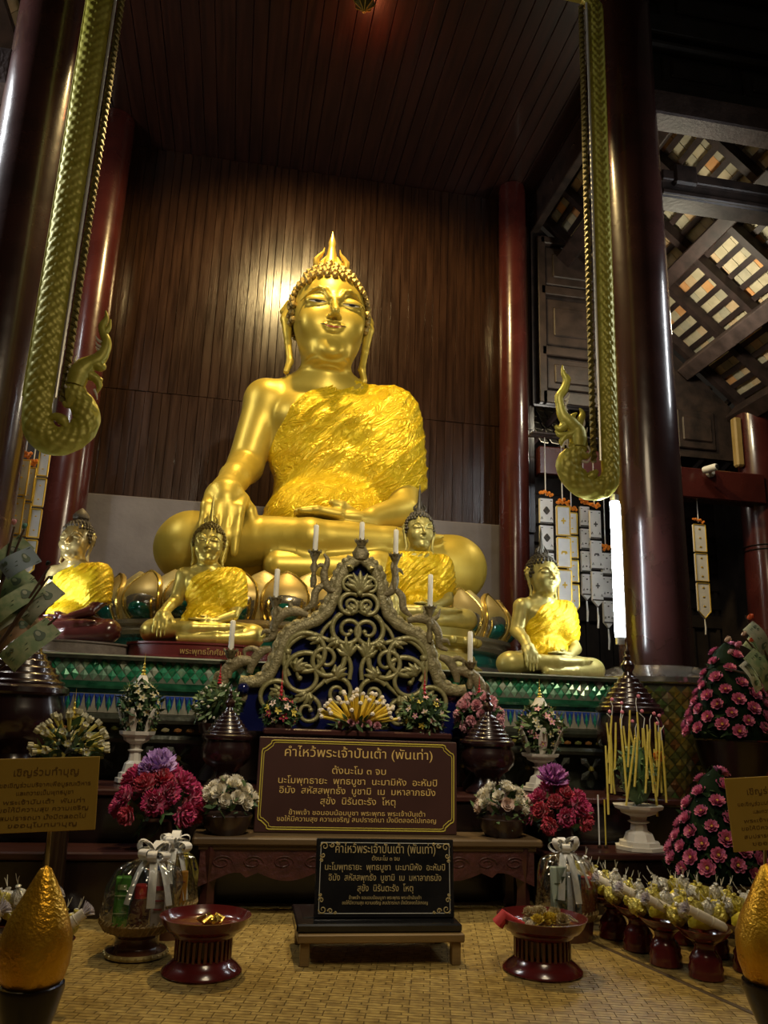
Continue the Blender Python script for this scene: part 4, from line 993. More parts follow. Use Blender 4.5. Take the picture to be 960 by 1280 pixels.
for i, (x, y, ytop, lab) in enumerate(cands):
    b_, t_ = sp_(x, y), sp_(x, ytop); bx = b_[0] if i else 0.; z0 = b_[1]
    foot = {0: .10, 1: .22, 2: .22, 3: .20, 4: .22, 5: .16, 6: .16}[i]
    h = MB(); h.lathe([(.0, z0-foot), (.016, z0-foot), (.022, z0-foot*.8), (.012, z0-foot*.6), (.026, z0-foot*.45), (.013, z0-foot*.3), (.020, z0-.045), (.034, z0-.012), (.040, z0), (.030, z0), (.018, z0-.015)], (bx, -.01, 0), 16)
    for j in range(10):
        a = 2*PI*j/10; h.tube([(bx+.036*math.cos(a), -.01+.036*math.sin(a), z0-.005), (bx+.044*math.cos(a), -.01+.044*math.sin(a), z0+.010)], [.008, .002], 5)
    h.build('candle_holder', M_carv, scr, smooth=50)
    cdl = thing('candle', lab, 'candle', (SO.x+bx, SO.y-.01, SO.z+z0-.012), group='white candles on the carved screen'); hh = t_[1]-b_[1]
    MB().lathe([(.0165, 0), (.0160, hh*.5), (.0158, hh+.004), (.010, hh+.010), (0, hh+.011)], seg=14).build('wax', M_wax, cdl, smooth=50)
    MB().tube([(0, 0, hh+.008), (.001, 0, hh+.022)], .0018, 5).build('wick', M_wick, cdl)
bl = MB(); bl.ball((sp_(304, 861)[0], -.02, sp_(304, 861)[1]), .036, 3); bl.build('blue_boss', M_blue, scr)
fnl = MB(); z0 = half[0][1]; fnl.lathe([(.0, z0-.03), (.045, z0-.01), (.055, z0+.03), (.035, z0+.06), (.018, z0+.09)], (0, -.005, 0), 20, sy=.6); fnl.build('top_bud', M_carv, scr)

# ================================================================== PAPER BANNERS, BEYOND THE ALTAR
M_paper = mat('banner_paper', (.62, .60, .57), .75, c2=(.70, .68, .64), ns=10)
M_gpap = mat('gold_paper', (.75, .50, .06), .35, .5); M_ink = mat('dark_ink', (.06, .055, .05), .6); M_cordw = mat('white_cord', (.7, .7, .68), .6)
M_oran = mat('orange_bead', (.65, .20, .02), .4)
def rhomb(m, cx, cz, r, y, th=.004):
    m.prism([(cx-r, cz), (cx, cz-r*1.25), (cx+r, cz), (cx, cz+r*1.25)], th, Matrix.Translation((0, y, 0)))
def banner(label, top, L, wd, nseg, gold, motif, cord=.5, rz=0, tail=True, slim=0.):
    t = thing('paper_banner', label, 'banner', tuple(top), rz, 'hanging paper banners')
    sh = L/nseg
    for i in range(nseg):
        z1 = -i*sh-.012; z0 = -(i+1)*sh+.012; last = i == nseg-1; p = MB(); mo = MB(); e = MB()
        out = [(-wd/2, z1), (wd/2, z1), (wd/2, z0), (0, z0-wd*.55), (-wd/2, z0)] if last else [(-wd/2, z1), (wd/2, z1), (wd/2, z0), (-wd/2, z0)]
        p.prism(list(reversed(out)), .03, Matrix.Translation((0, -.015, 0))); so_ = p.build('segment', M_paper, t, smooth=0)
        n = len(out)
        if gold:
            for k in range(n): e.tube([(out[k][0], -.017, out[k][1]), (out[(k+1) % n][0], -.017, out[(k+1) % n][1])], .006, 5)
            e.build('gilt_border', M_gpap, so_)
        else:
            e.tube([(-wd/2, -.017, z0), (wd/2, -.017, z0)], .006, 5)
            for sx_, sz_ in ((-1, z1-.02), (1, z1-.02), (-1, z0+.03), (1, z0+.03)): e.tube([(sx_*wd*.44, -.017, sz_), (sx_*wd*.34, -.017, sz_+(.02 if sz_ < (z0+z1)/2 else -.0)), (sx_*wd*.3, -.017, sz_)], .003, 4)
            e.build('printed_border', M_ink, so_)
        c = (z0+z1)/2; k = min(wd*.22, sh*.2)
        if motif == 'diamond':
            for r in (k, k*.62): 
                q = [(-r, c), (0, c+r*1.25), (r, c), (0, c-r*1.25)]
                for a in range(4): mo.tube([(q[a][0], -.018, q[a][1]), (q[(a+1) % 4][0], -.018, q[(a+1) % 4][1])], .006, 4)
            rhomb(mo, 0, c, k*.3, -.02)
        elif motif == 'elephant':
            if i % 2: 
                mo.prism([(-k, c-k*.6), (-k*.6, c-k*.6), (-k*.6, c-k*.1), (k*.3, c-k*.1), (k*.3, c-k*.6), (k*.65, c-k*.6), (k*.7, c), (k*1.0, c-k*.5), (k*1.15, c-k*.4), (k*.95, c+k*.4), (k*.5, c+k*.6), (-k*.7, c+k*.5), (-k, c+k*.1)], .004, Matrix.Translation((0, -.019, 0)))
            else:
                rhomb(mo, 0, c, k*.55, -.019)
                for a in range(4): rhomb(mo, k*.6*math.cos(a*PI/2), c+k*.75*math.sin(a*PI/2), k*.3, -.019)
        else:
            nn_ = max(2, int(sh/.085))
            for a in range(nn_): mo.ball((0, -.017, z0+(a+.5)*(z1-z0)/nn_), wd*.12, 1, (1, .25, .7))
        mo.build('printed_motif', M_gpap if gold and motif != 'elephant' else (M_gpap if gold else M_ink), so_, smooth=0)
    bd = MB(); rr = random.Random(int(L*1000))
    for k in range(9): bd.ball(((k-4)*wd/9, rr.uniform(-.02, .0), .015+rr.uniform(0, .04)), .016, 1)
    bd.build('bead_trim', M_oran, t)
    MB().tube([(0, 0, .02), (0, 0, cord)], .005, 5).build('cord', M_cordw, t)
    if tail: MB().tube([(0, -.0, -L-wd*.5), (.005, 0, -L-wd*.5-.09), (0, 0, -L-wd*.5-.17)], [.006, .010, .008], 6).build('tassel', M_cordw, t)
    return t
def ban(label, x, y0, y1, Y, wpx, *a, **k):
    p = at(x, y0, Y); q = at(x, y1, Y); s_ = (p-CO).dot(FWD)/FPX
    if k.get('cord', .9) == .9: k['cord'] = 3.32-p.z
    return banner(label, p, p.z-q.z, wpx*s_, *a, **k)
ban('paper banner with black diamond emblems nearest the slim red column', 682, 622, 760, 6.20, 17, 4, False, 'diamond')
ban('gold edged paper banner with elephant emblem above the bronze Buddha', 703, 632, 752, 6.16, 17, 3, True, 'elephant')
ban('narrow grey paper banner with dark marks beside the elephant banner', 730, 632, 745, 6.24, 12, 4, False, 'dots')
ban('pale paper banner with dark elephant emblem next to the fluorescent tube', 743, 637, 752, 6.16, 14, 3, False, 'elephant')
ban('grey paper banner half hidden behind the elephant banner', 714, 640, 760, 6.25, 13, 4, True, 'dots')
ban('grey paper banner right behind the fluorescent tube', 757, 690, 780, 6.22, 12, 3, False, 'dots')
ban('lone gold spotted paper banner hanging in the dark aisle', 873, 655, 765, 8.05, 16, 3, True, 'dots', cord=3.44-at(873, 655, 8.05).z)
ban('white and gold banner against the near column, frontmost of its cluster', 17, 568, 720, 6.26, 20, 3, True, 'dots', cord=.9)
ban('white and gold banner tucked second in the cluster by the near column', 31, 574, 720, 6.33, 15, 3, True, 'dots', cord=.9)
ban('white and gold banner hindmost in the cluster by the near column', 41, 584, 720, 6.36, 10, 3, True, 'dots', cord=.9)
ban('long grey gold edged banner hanging along the red column', 58, 560, 715, 6.30, 12, 4, True, 'dots', cord=.9)
# rails from which the banners hang
rl = MB().tube([(2.35, 6.2, 3.32), (3.25, 6.2, 3.32)], .014, 8).tube([(3.24, 6.2, 3.32), (3.24, 6.2, 7.1)], .006, 6); rl.box((2.8, 6.2, 3.325), (.9, .12, .012))
tag(rl.build('banner_rail', M_beam), 'thin rail behind the flame crested serpent from which the paper banners hang', 'rail')
rl = MB().tube([(-2.6, 6.3, 3.32), (-1.45, 6.3, 3.32)], .014, 8).tube([(-2.5, 6.3, 3.32), (-2.5, 6.3, 6.6)], .006, 6); rl.box((-1.95, 6.31, 3.325), (1.0, .14, .012))
tag(rl.build('banner_rail', M_beam), 'thin rail past the near column that carries the gold banners', 'rail')

# ---- security camera on the tie beam
cp = at(880, 590, 7.93)
cc_ = thing('security_camera', 'white security camera on the maroon beam by the far column', 'camera', (cp.x, 7.93, cp.z), math.radians(20)); M_white = mat('white_plastic', (.62, .62, .60), .35)
m = MB(); m.lathe([(.045, 0), (.055, .01), (.055, .05), (.03, .07)], (.07, 0, 0), 20, rot=(PI/2, 0, 0)); m.build('mount', M_white, cc_)
m = MB(); m.lathe([(.038, 0), (.042, .02), (.042, .15), (.034, .17)], (-.05, -.04, 0), 20, rot=(PI/2, 0, 0)); m.build('housing', M_white, cc_)
m = MB(); m.tube([(.07, -.05, 0), (-.04, -.08, .0)], .015, 8); m.build('arm', M_white, cc_)
m = MB(); m.lathe([(.026, 0), (.026, .012), (0, .014)], (-.05, -.21, 0), 16, rot=(PI/2, 0, 0)); m.build('lens', mat('lens_glass', (.02, .02, .02), .1), cc_)

# ================================================================== TABLE AND PLAQUES
TBL = thing('altar_table', 'low dark red carved table that carries the maroon board and white roses', 'table', (.71, 4.12, .008))
MB().box((0, 0, .325), (1.68, .28, .036), bev=.008).box((0, 0, .298), (1.62, .25, .022), bev=.004).build('table_top', mat('table_board', (.075, .045, .020), .45, c2=(.11, .07, .032), ns=4, stretch=(.6, 5, 5)), TBL)
M_carvt = mat('carved_apron', (.040, .013, .012), .4, c2=(.07, .022, .02), ns=16, bump=.5, bs=34, coat=.2)
ap = MB()
def apron_pt(u): return u*1.6-.8
nA = 60; out = [(-.80, .29)]+[(apron_pt(i/nA), .19-.035*abs(math.sin(i/nA*PI*6))*(1 if .12 < i/nA < .88 else 0)-(.06*(1-min(1, min(i/nA, 1-i/nA)/.09)))) for i in range(nA+1)]+[(.80, .29)]
ap.prism(out, .03, Matrix.Translation((0, -.118, 0)))
for i in range(11):
    x = -.7+i*.14
    pts = [(x+.05*math.cos(a)*(1-a/14), -.119, .235+.028*math.sin(a)*(1-a/14)) for a in np.linspace(0, 9, 18)]; ap.tube(pts, .0035, 5)
ap.build('apron', M_carvt, TBL, smooth=40)
for sx_ in (-1, 1):
    for sy_ in (-1, 1):
        l = MB(); l.lathe([(.035, 0), (.045, .02), (.034, .05), (.030, .12), (.045, .2), (.055, .27), (.05, .30)], (sx_*.755, sy_*.085, 0), 4, rot=None); l.build('leg', M_wood, TBL, smooth=20)
M_sign = mat('maroon_board', (.040, .014, .011), .45, c2=(.050, .018, .014), ns=4); M_gtext = mat('gold_lettering', (.72, .50, .16), .5, .2)
def plaque_text(par, lines, y, mm):
    for body, size, z, wd in lines: text_mesh('lettering', body, size, mm, par, (0, y, z), (PI/2, 0, 0), width=wd)
sg0, sg1 = at(317, 1034, 4.16), at(569, 1034, 4.16); sgw = sg1.x-sg0.x
SGN = thing('prayer_board', 'maroon board with gold Thai prayer lettering standing on the carved table', 'sign', ((sg0.x+sg1.x)/2, 4.15, .008+.343)); SGN.rotation_euler = (math.radians(-3), 0, math.radians(-1))
sgh = .445; MB().box((0, 0, sgh/2), (sgw, .03, sgh), bev=.004).build('board', M_sign, SGN)
M_gline = mat('gold_line', (.62, .52, .08), .45, .2)
for inset, rr, nm in ((.016, .0034, 'gold_border'), (.026, .0022, 'gold_border')):
    w_, z0, z1, c = sgw/2-inset, inset, sgh-inset, .045
    # order the corners around the board
    seq = []
    for (sx_, sz_, rev) in ((1, -1, False), (1, 1, True), (-1, 1, False), (-1, -1, True)):
        cx, cz = sx_*w_, (z1 if sz_ > 0 else z0)
        loc = [(cx-sx_*c*1.25, cz), (cx-sx_*c, cz-sz_*.004), (cx-sx_*c*.95, cz-sz_*c*.35), (cx-sx_*c*.35, cz-sz_*c*.85), (cx-sx_*.004, cz-sz_*c*.95), (cx, cz-sz_*c*1.2)]
        seq += list(reversed(loc)) if rev else loc
    MB().tube([(x, -.0155, z) for x, z in seq]+[(seq[0][0], -.0155, seq[0][1])], rr, 5, up=(0, 1, 0), cap=False).build(nm, M_gline, SGN)
L1 = 'คำไหว้พระเจ้าปันเต้า (พันเท่า)'; L2 = 'ตั้งนะโม ๓ จบ'; L3 = 'นะโมพุทธายะ  พุทธบูชา  นะมามิหัง  อะหัมปิ'; L4 = 'อิมัง  สหัสสพุทธัง  บูชามิ  เม  มหาลาภธนัง'; L5 = 'สุขัง  นิรันตะรัง  โหตุ'
L6 = 'ข้าพเจ้า ขอนอบน้อมบูชา พระพุทธ พระเจ้าปันเต้า'; L7 = 'ขอให้มีความสุข ความเจริญ สมปรารถนา มั่งมีตลอดไปเทอญ'
k = sgw/252
plaque_text(SGN, [(L1, .062, .355, 188*k), (L2, .046, .277, 68*k), (L3, .044, .228, 200*k), (L4, .044, .182, 196*k), (L5, .044, .134, 94*k), (L6, .031, .084, 170*k), (L7, .031, .054, 198*k)], -.0165, M_gtext)

# low bench, black base, black plaque
M_bench = mat('pale_bench_wood', (.16, .10, .035), .5, c2=(.23, .15, .055), ns=4, stretch=(.6, 5, 5), bump=.08, bs=20)
b0, b1 = at(374, 1208, Z=.008), at(579, 1208, Z=.008); bc = (b0+b1)/2; bwd = b1.x-b0.x+.02
BEN = thing('low_bench', 'small pale wooden bench under the black plaque', 'bench', (bc.x, bc.y+.17, .008)); BEN.rotation_euler = (0, 0, math.radians(-1))
MB().box((0, 0, .095), (bwd, .36, .03), bev=.004).build('bench_top', M_bench, BEN)
for sx_ in (-1, 1): 
    for sy_ in (-1, 1): MB().box((sx_*(bwd/2-.03), sy_*.15, .04), (.035, .04, .08), bev=.003).build('leg', M_bench, BEN)
M_marb = mat('black_marble', (.006, .006, .007), .16, c2=(.012, .012, .013), ns=8, coat=.5); M_gpla = mat('plaque_gold', (.52, .42, .20), .45, .3)
PLQ = thing('black_plaque', 'black polished plaque with gold Thai lettering and corner scrolls on the low bench', 'plaque', (bc.x-.005, bc.y+.18, .008+.111)); PLQ.rotation_euler = (0, 0, math.radians(-1))
MB().box((0, 0, .015), (bwd*1.0, .34, .03), bev=.006).box((0, .03, .031), (bwd*.9, .2, .004), bev=.001).build('base', M_marb, PLQ)
pw_, ph_ = .555, .285; ang = math.radians(-7)
PB = MB().box((0, 0, ph_/2), (pw_, .022, ph_), bev=.003).build('tablet', M_marb, PLQ, loc=(0.03, -.075, .0315), rot=(ang, 0, 0))
fr = [(-.5, .0), (.5, .0), (.5, 1), (-.5, 1)]; fm_ = MB()
q = [(x*(pw_-.035), -.0118, .016+z*(ph_-.032)) for x, z in fr]
for i in range(4): fm_.tube([q[i], q[(i+1) % 4]], .0013, 5)
fm_.build('border_line', mat('pale_line', (.6, .6, .55), .4), PB)
for sx_ in (-1, 1):
    for sz_ in (-1, 1):
        o_ = MB(); cx, cz = sx_*(pw_/2-.032), (ph_/2+sz_*(ph_/2-.03))
        for ddx, ddz, r0, d_ in ((0, 0, .016, 1), (-.030, .006, .010, -1), (.006, -.032, .010, -1), (-.05, .01, .006, 1), (.010, -.052, .006, 1)):
            o_.tube([(cx+sx_*(ddx+r0*math.cos(a)*(1-a/9)), -.0125, cz+sz_*(ddz+r0*math.sin(d_*a)*(1-a/9))) for a in np.linspace(0, 7.5, 16)], [.0028*(1-i/26) for i in range(16)], 5)
        o_.build('corner_scroll', M_gpla, PB)
kk = pw_/170
plaque_text(PB, [(L1, .046, .232, 124*kk), (L2, .022, .205, 34*kk), (L3, .033, .170, 148*kk), (L4, .033, .132, 138*kk), (L5, .033, .094, 68*kk), (L6, .017, .066, 88*kk), (L7, .017, .048, 104*kk)], -.0122, M_gpla)

# ================================================================== FLOWER KIT
M_leaf = mat('leaf_green', (.020, .055, .014), .5, c2=(.05, .11, .03), ns=8, sheen=.1); M_leafl = mat('leaf_light', (.08, .14, .05), .5, c2=(.14, .2, .08), ns=9)
M_leafd = mat('leaf_dark', (.012, .028, .008), .7, c2=(.02, .045, .014), ns=9, spec=.2)
M_mag = mat('magenta_petal', (.36, .012, .085), .55, c2=(.50, .03, .16), ns=12, sheen=.3); M_red = mat('red_petal', (.42, .02, .05), .55, c2=(.52, .05, .10), ns=12, sheen=.3)
M_lil = mat('lilac_petal', (.36, .20, .52), .55, c2=(.55, .38, .66), ns=12); M_pur = mat('purple_petal', (.26, .03, .26), .55, c2=(.50, .22, .48), ns=10)
M_wht = mat('cream_petal', (.62, .58, .46), .55, c2=(.72, .68, .58), ns=9); M_blush = mat('blush_petal', (.62, .42, .36), .55, c2=(.66, .56, .48), ns=9)
M_pink = mat('pink_petal', (.52, .10, .24), .5, c2=(.66, .24, .40), ns=10); M_pnkl = mat('soft_pink_petal', (.60, .25, .32), .55, c2=(.70, .42, .45), ns=12); M_yel = mat('yellow_petal', (.62, .46, .04), .5, c2=(.72, .60, .12), ns=10)
M_dstem = mat('dark_pot', (.018, .009, .007), .3, c2=(.03, .014, .01), ns=6, coat=.3); M_wped = mat('white_ceramic', (.60, .57, .50), .4, c2=(.68, .65, .58), ns=8, bump=.04, bs=20)
def petal_grid(m, ang, r0, r1, z0, z1, wid, cup, ruff=0., nu=5, nv=4, rnd=random):
    ca, sa = math.cos(ang), math.sin(ang); ph = rnd.uniform(0, 6)
    def fn(u, v):
        t = u*2-1; rr = r0+(r1-r0)*v; w_ = wid*math.sin(PI*(.18+.62*v))*(1-.25*v*v); x = t*w_; z = z0+(z1-z0)*(v**(.8))+cup*t*t
        if ruff: z += ruff*math.sin(9*t+ph)*v; rr += ruff*math.cos(7*t+ph)*v
        return Vector((rr*ca-x*sa, rr*sa+x*ca, z))
    m.slab(fn, nu, nv, (0, 0, -.02))
def bloom_mesh(kind, seed=0):
    rnd = random.Random(seed); m = MB()
    if kind == 'rose':
        for n, r0, r1, z0, z1, w_, c in ((5, .15, 1.0, -.35, .25, .62, .22), (5, .12, .72, -.25, .55, .5, .2), (4, .06, .42, -.1, .72, .38, .12), (3, .02, .2, 0, .8, .24, .06)):
            o = rnd.uniform(0, 6)
            for i in range(n): petal_grid(m, o+2*PI*i/n, r0, r1, z0, z1, w_, c, .02, rnd=rnd)
    elif kind == 'carnation':
        for n, r1, z1, w_ in ((9, 1.0, .05, .42), (9, .92, .42, .42), (8, .70, .72, .38), (6, .42, .88, .34), (4, .2, .95, .26)):
            o = rnd.uniform(0, 6)
            for i in range(n): petal_grid(m, o+2*PI*i/n+rnd.uniform(-.2, .2), .08, r1*rnd.uniform(.9, 1.1), -.4, z1+rnd.uniform(-.1, .1), w_, .05, .10, 6, 4, rnd)
    elif kind == 'lotus':
        for n, r1, z1, w_ in ((7, 1.0, .22, .46), (6, .72, .50, .40), (5, .44, .62, .30)):
            o = rnd.uniform(0, 6)
            for i in range(n): petal_grid(m, o+2*PI*i/n, .1, r1, -.3, z1, w_, .16, .015, rnd=rnd)
        m.cur = 1; m.ball((0, 0, .18), .22, 1)
    elif kind == 'star':
        for i in range(5): petal_grid(m, 2*PI*i/5, .1, 1.0, 0, .18, .30, .05, 0, 4, 3, rnd)
        m.cur = 1; m.ball((0, 0, .1), .2, 1)
    elif kind == 'bud':
        m.lathe([(.0, -.8), (.35, -.6), (.55, -.1), (.5, .4), (.25, .8), (0, .95)], seg=8)
        for i in range(4): petal_grid(m, PI*i/2, .3, .65, -.5, .55, .4, .1, 0, 4, 3, rnd)
    return m
_BL = {}
def bloom(kind, mats, parent, loc, nrm, r, name='bloom', seed=0):
    key = (kind, seed, tuple(m_.name for m_ in mats))
    if key not in _BL: o = bloom_mesh(kind, seed).build(name, list(mats), parent); _BL[key] = o.data
    else: o = link(name, _BL[key], parent)
    o.location = loc; q = Vector(nrm).to_track_quat('Z', 'Y'); o.rotation_mode = 'QUATERNION'; o.rotation_quaternion = q @ Euler((0, 0, (seed*1.7+loc[0]*40) % 6.28)).to_quaternion(); o.scale = (r, r, r)
    return o
def foliage(parent, c, R, n, size, m_, seed=1, name='foliage', up=.2, zs=1., pts=None):
    rnd = random.Random(seed); m = MB()
    for i in range(len(pts) if pts else n):
        d = Vector((rnd.gauss(0, 1), rnd.gauss(0, 1), rnd.gauss(up, .8))).normalized(); p = pts[i][0] if pts else Vector(c)+Vector((d.x*R, d.y*R, d.z*R*zs))*rnd.uniform(.84, 1.08)
        s_ = size*rnd.uniform(.6, 1.3); t = (d+Vector((rnd.gauss(0, .5), rnd.gauss(0, .5), rnd.gauss(0, .5)))).normalized(); b = t.cross(Vector((rnd.gauss(0, 1), rnd.gauss(0, 1), 1))).normalized(); nz_ = t.cross(b)
        V = [p-t*s_*.5, p-t*s_*.15+b*s_*.2+nz_*s_*.04, p+t*s_*.2+b*s_*.17, p+t*s_*.6, p+t*s_*.2-b*s_*.17, p-t*s_*.15-b*s_*.2+nz_*s_*.04]
        m.add(V+[v-nz_*.0012 for v in V], [(0, 1, 2, 3), (0, 3, 4, 5), (9, 8, 7, 6), (11, 10, 9, 6)])
    return m.build(name, m_, parent, smooth=0)
def dome_pts(n, R, rnd, zmin=-.1, zs=1.0, jit=.06):
    out = []; i = 0
    for k in range(n):
        z = 1-(k+.5)/n*(1-zmin); a = k*2.39996; r = math.sqrt(max(0, 1-z*z)); d = Vector((r*math.cos(a), r*math.sin(a), z)); d += Vector((rnd.gauss(0, jit), rnd.gauss(0, jit), rnd.gauss(0, jit))); d.normalize()
        out.append((Vector((d.x*R, d.y*R, d.z*R*zs)), d))
    return out
def pot(parent, prof, m_, name='pot', seg=24): return MB().lathe(prof, seg=seg).build(name, m_, parent, smooth=40)
def spx(p): return (p-CO).dot(FWD)/FPX
def spire(parent, z, h, r, m_, name='spire', n=5):
    pr = [(r*.9, z)]
    for i in range(n):
        k = 1-i/n; zz = z+h*.7*i/n; pr += [(r*.55*k, zz), (r*k, zz+h*.07), (r*.55*k, zz+h*.13)]
    pr += [(r*.14, z+h*.75), (.0, z+h)]
    return MB().lathe(pr, seg=14).build(name, m_, parent, smooth=40)

# white rose pots on the table
for x, y, lab, sd_, bl_ in ((283, 1039, 'bowl of white roses on the table end nearest the gift baskets with ribbons', 3, 0), (627, 1046, 'bowl of white roses tinged with blush on the table end by the magenta blooms', 5, 5)):
    p = at(x, y-2, 4.12); t = thing('rose_bowl', lab, 'flowers', (p.x, 4.105, .351), 0, 'white rose bowls'); rnd = random.Random(sd_)
    pot(t, [(.0, 0), (.085, 0), (.11, .04), (.12, .085), (.115, .09), (.10, .085), (.0, .07)], M_dstem)
    foliage(t, (0, 0, .13), .12, 60, .05, M_leaf, sd_, up=.3, zs=.8); foliage(t, (0, 0, .14), .14, 22, .045, M_leafl, sd_+1, up=.1, zs=.8, name='pale_foliage')
    for i, (q_, d) in enumerate(dome_pts(20, .115, rnd, .0, .95)):
        bloom('rose', (M_blush if (bl_ and d.z < .45 and i % 2) else M_wht,), t, (q_.x, q_.y, q_.z+.13), d, .036*rnd.uniform(.85, 1.12), seed=i % 2)
# magenta bouquets
for x, y, Y, zz, lab, sd_, top, R in ((196, 1020, 4.12, .285, 'magenta and red bouquet topped by one lilac bloom', 8, 'lil', .175), (698, 1030, 4.12, .295, 'magenta bouquet topped by one purple bloom beside the white roses', 9, 'pur', .145)):
    p = at(x, y, Y); t = thing('carnation_bouquet', lab, 'flowers', (p.x, Y, zz), 0, 'magenta bouquets'); rnd = random.Random(sd_); zc = p.z-zz+.04
    pot(t, [(.0, 0), (.07, 0), (.085, .05), (.07, max(.10, zc-.06)), (.06, max(.10, zc-.06)), (0, max(.08, zc-.08))], M_dstem, 'vase')
    foliage(t, (0, 0, zc), R*.95, 40, .08, M_leaf, sd_, zs=.8); foliage(t, (0, 0, zc), R*1.0, 6, .09, M_leafl, sd_+4, name='pale_foliage')
    for i, (q_, d) in enumerate(dome_pts(22, R, rnd, -.25, .9)):
        bloom('carnation', (M_mag if rnd.random() < .68 else M_red,), t, (q_.x, q_.y, q_.z+zc), d, .050*rnd.uniform(.85, 1.2)*(R/.165), seed=i % 3)
    tq = at(*(((200, 952) if top == 'lil' else (690, 968))), Y-.02)
    MB().tube([(0, 0, zc), (tq.x-p.x, -.02, tq.z-zz)], .006, 6).build('stem', M_leaf, t)
    bloom('carnation', (M_lil if top == 'lil' else M_pur,), t, (tq.x-p.x, -.03, tq.z-zz-.02), (0, -.35, 1), .082 if top == 'lil' else .078, 'top_bloom', 2)
    if top == 'lil': bloom('carnation', (M_lil,), t, (tq.x-p.x-.045, -.05, tq.z-zz-.035), (-.5, -.5, .6), .05, 'top_bloom', 1)

# urns of dark lacquer
M_urn = mat('urn_lacquer', (.013, .004, .004), .27, c2=(.020, .006, .005), ns=4, coat=.7)
def urn(lab, x, Y, zb, ylid, rpx, hs=1., yt=None):
    p = at(x, ylid, Y); R = rpx*spx(p); H = p.z-zb
    t = thing('lacquer_urn', lab, 'urn', (p.x, Y, zb), 0, 'dark lacquer urns'); k = H
    MB().lathe([(.0, 0), (R*.80, 0), (R*.84, .05*k), (R*.72, .12*k), (R*.52, .22*k), (R*.46, .34*k), (R*.58, .42*k), (R*.80, .50*k), (R*.97, .62*k), (R*1.0, .74*k), (R*.97, .86*k), (R*.90, .95*k), (R*.90, k)], seg=48).build('vessel', M_urn, t, smooth=50)
    pr = [(R*.98, k-.0*k), (R*1.02, k+.012), (R*1.0, k+R*.16), (R*.90, k+R*.22)]
    for i in range(6):
        a = .90-.115*i; b_ = a-.115; z = k+R*(.22+.15*i); pr += [(R*a, z+R*.05), (R*(a-.02), z+R*.08), (R*(b_+.03), z+R*.10), (R*b_, z+R*.15)]
    z = k+R*1.14
    pr += [(R*.17, z), (R*.13, z+R*.10), (R*.20, z+R*.22), (R*.21, z+R*.32), (R*.12, z+R*.44), (R*.07, z+R*.48), (R*.12, z+R*.56), (R*.06, z+R*.64), (R*.08, z+R*.74), (R*.03, z+R*.82), (R*.02, z+R*1.0), (0, z+R*1.06)]
    MB().lathe(pr, seg=48).build('lid', M_urn, t, smooth=40); return t
urn('large dark lacquer urn behind the gold notice, below the banknotes', 26, 4.52, .522, 868, 56)
urn('dark lacquer urn with stepped lid between the rose bowl and the green ball', 284, 4.475, .522, 924, 31)
urn('dark lacquer urn with stepped lid before the ball of pink blooms', 610, 4.475, .522, 932, 33)
urn('dark lacquer urn with tall tiered lid behind the yellow wax strips', 787, 4.58, .522, 892, 41)

# flower balls and pedestal arrangements
def ped(t, h, R):
    """stepped white pedestal bowl, height h, bowl radius R"""
    return MB().lathe([(0, 0), (R*.95, 0), (R*.95, h*.08), (R*.80, h*.09), (R*.78, h*.18), (R*.62, h*.20), (R*.52, h*.36), (R*.34, h*.42), (R*.30, h*.58), (R*.44, h*.62), (R*.30, h*.65), (R*.34, h*.74), (R*.70, h*.82), (R*.74, h*.88), (R*.95, h*.93), (R*1.0, h), (R*.9, h), (0, h*.96)], seg=8).build('pedestal_bowl', M_wped, t, smooth=20)
def lotus_cup(t, z, R, H):
    m = MB()
    for i in range(6):
        a = 2*PI*i/6+.3
        def fn(u, v): 
            q = (u*2-1)*.24*math.sin(PI*(.25+.65*v)); rr = R*(.62+.5*v+.05*math.sin(v*3)); return Vector((rr*math.cos(a+q), rr*math.sin(a+q), z+H*v))
        m.slab(fn, 6, 6, (0, 0, .004))
    return m.build('lotus_cup', M_wped, t, smooth=50)
def ball_arr(lab, x, yc, Y, rpx, zb, kind, mats, n, rb, mfol, seed, base, spire_m=None, sp_h=.11, zs=1.1, sp_r=.012, cap=None):
    p = at(x, yc, Y); R = rpx*spx(p); t = thing('flower_arrangement', lab, 'flowers', (p.x, Y, zb), 0, 'pedestal flower arrangements'); zc = p.z-zb; rnd = random.Random(seed)
    if base == 'white': ped(t, zc-R*zs*.92, R*.92); lotus_cup(t, zc-R*zs*.95, R*.98, R*1.15)
    else: pot(t, [(0, 0), (R*.75, 0), (R*.8, .02), (R*.35, (zc-R)*.35), (R*.3, (zc-R)*.6), (R*.75, max(.02, zc-R*1.05)), (R*.85, max(.03, zc-R*.75)), (R*.7, max(.03, zc-R*.75)), (0, max(.02, zc-R*.9))], M_dstem, 'stand')
    m = MB(); m.ball((0, 0, zc), R*.82, 2, (1, 1, zs)); m.build('core', M_leafd, t)
    foliage(t, (0, 0, zc), R*1.04, 230, R*.42, mfol, seed, zs=zs)
    for i, (q_, d) in enumerate(dome_pts(n, R, rnd, -.75, zs)):
        mm = mats[i % len(mats)]; bloom(kind, (mm, M_yel) if kind in ('star', 'lotus') else (mm,), t, (q_.x, q_.y, q_.z+zc), d, rb*rnd.uniform(.85, 1.15), seed=i % 2)
    if cap: MB().lathe([(R*.42, zc+R*zs*.92), (R*.3, zc+R*zs*1.05), (R*.18, zc+R*zs*1.25)], seg=12).build('cone_cap', cap, t)
    if spire_m: spire(t, zc+R*zs*(1.22 if cap else .98), sp_h, sp_r, spire_m)
    return t
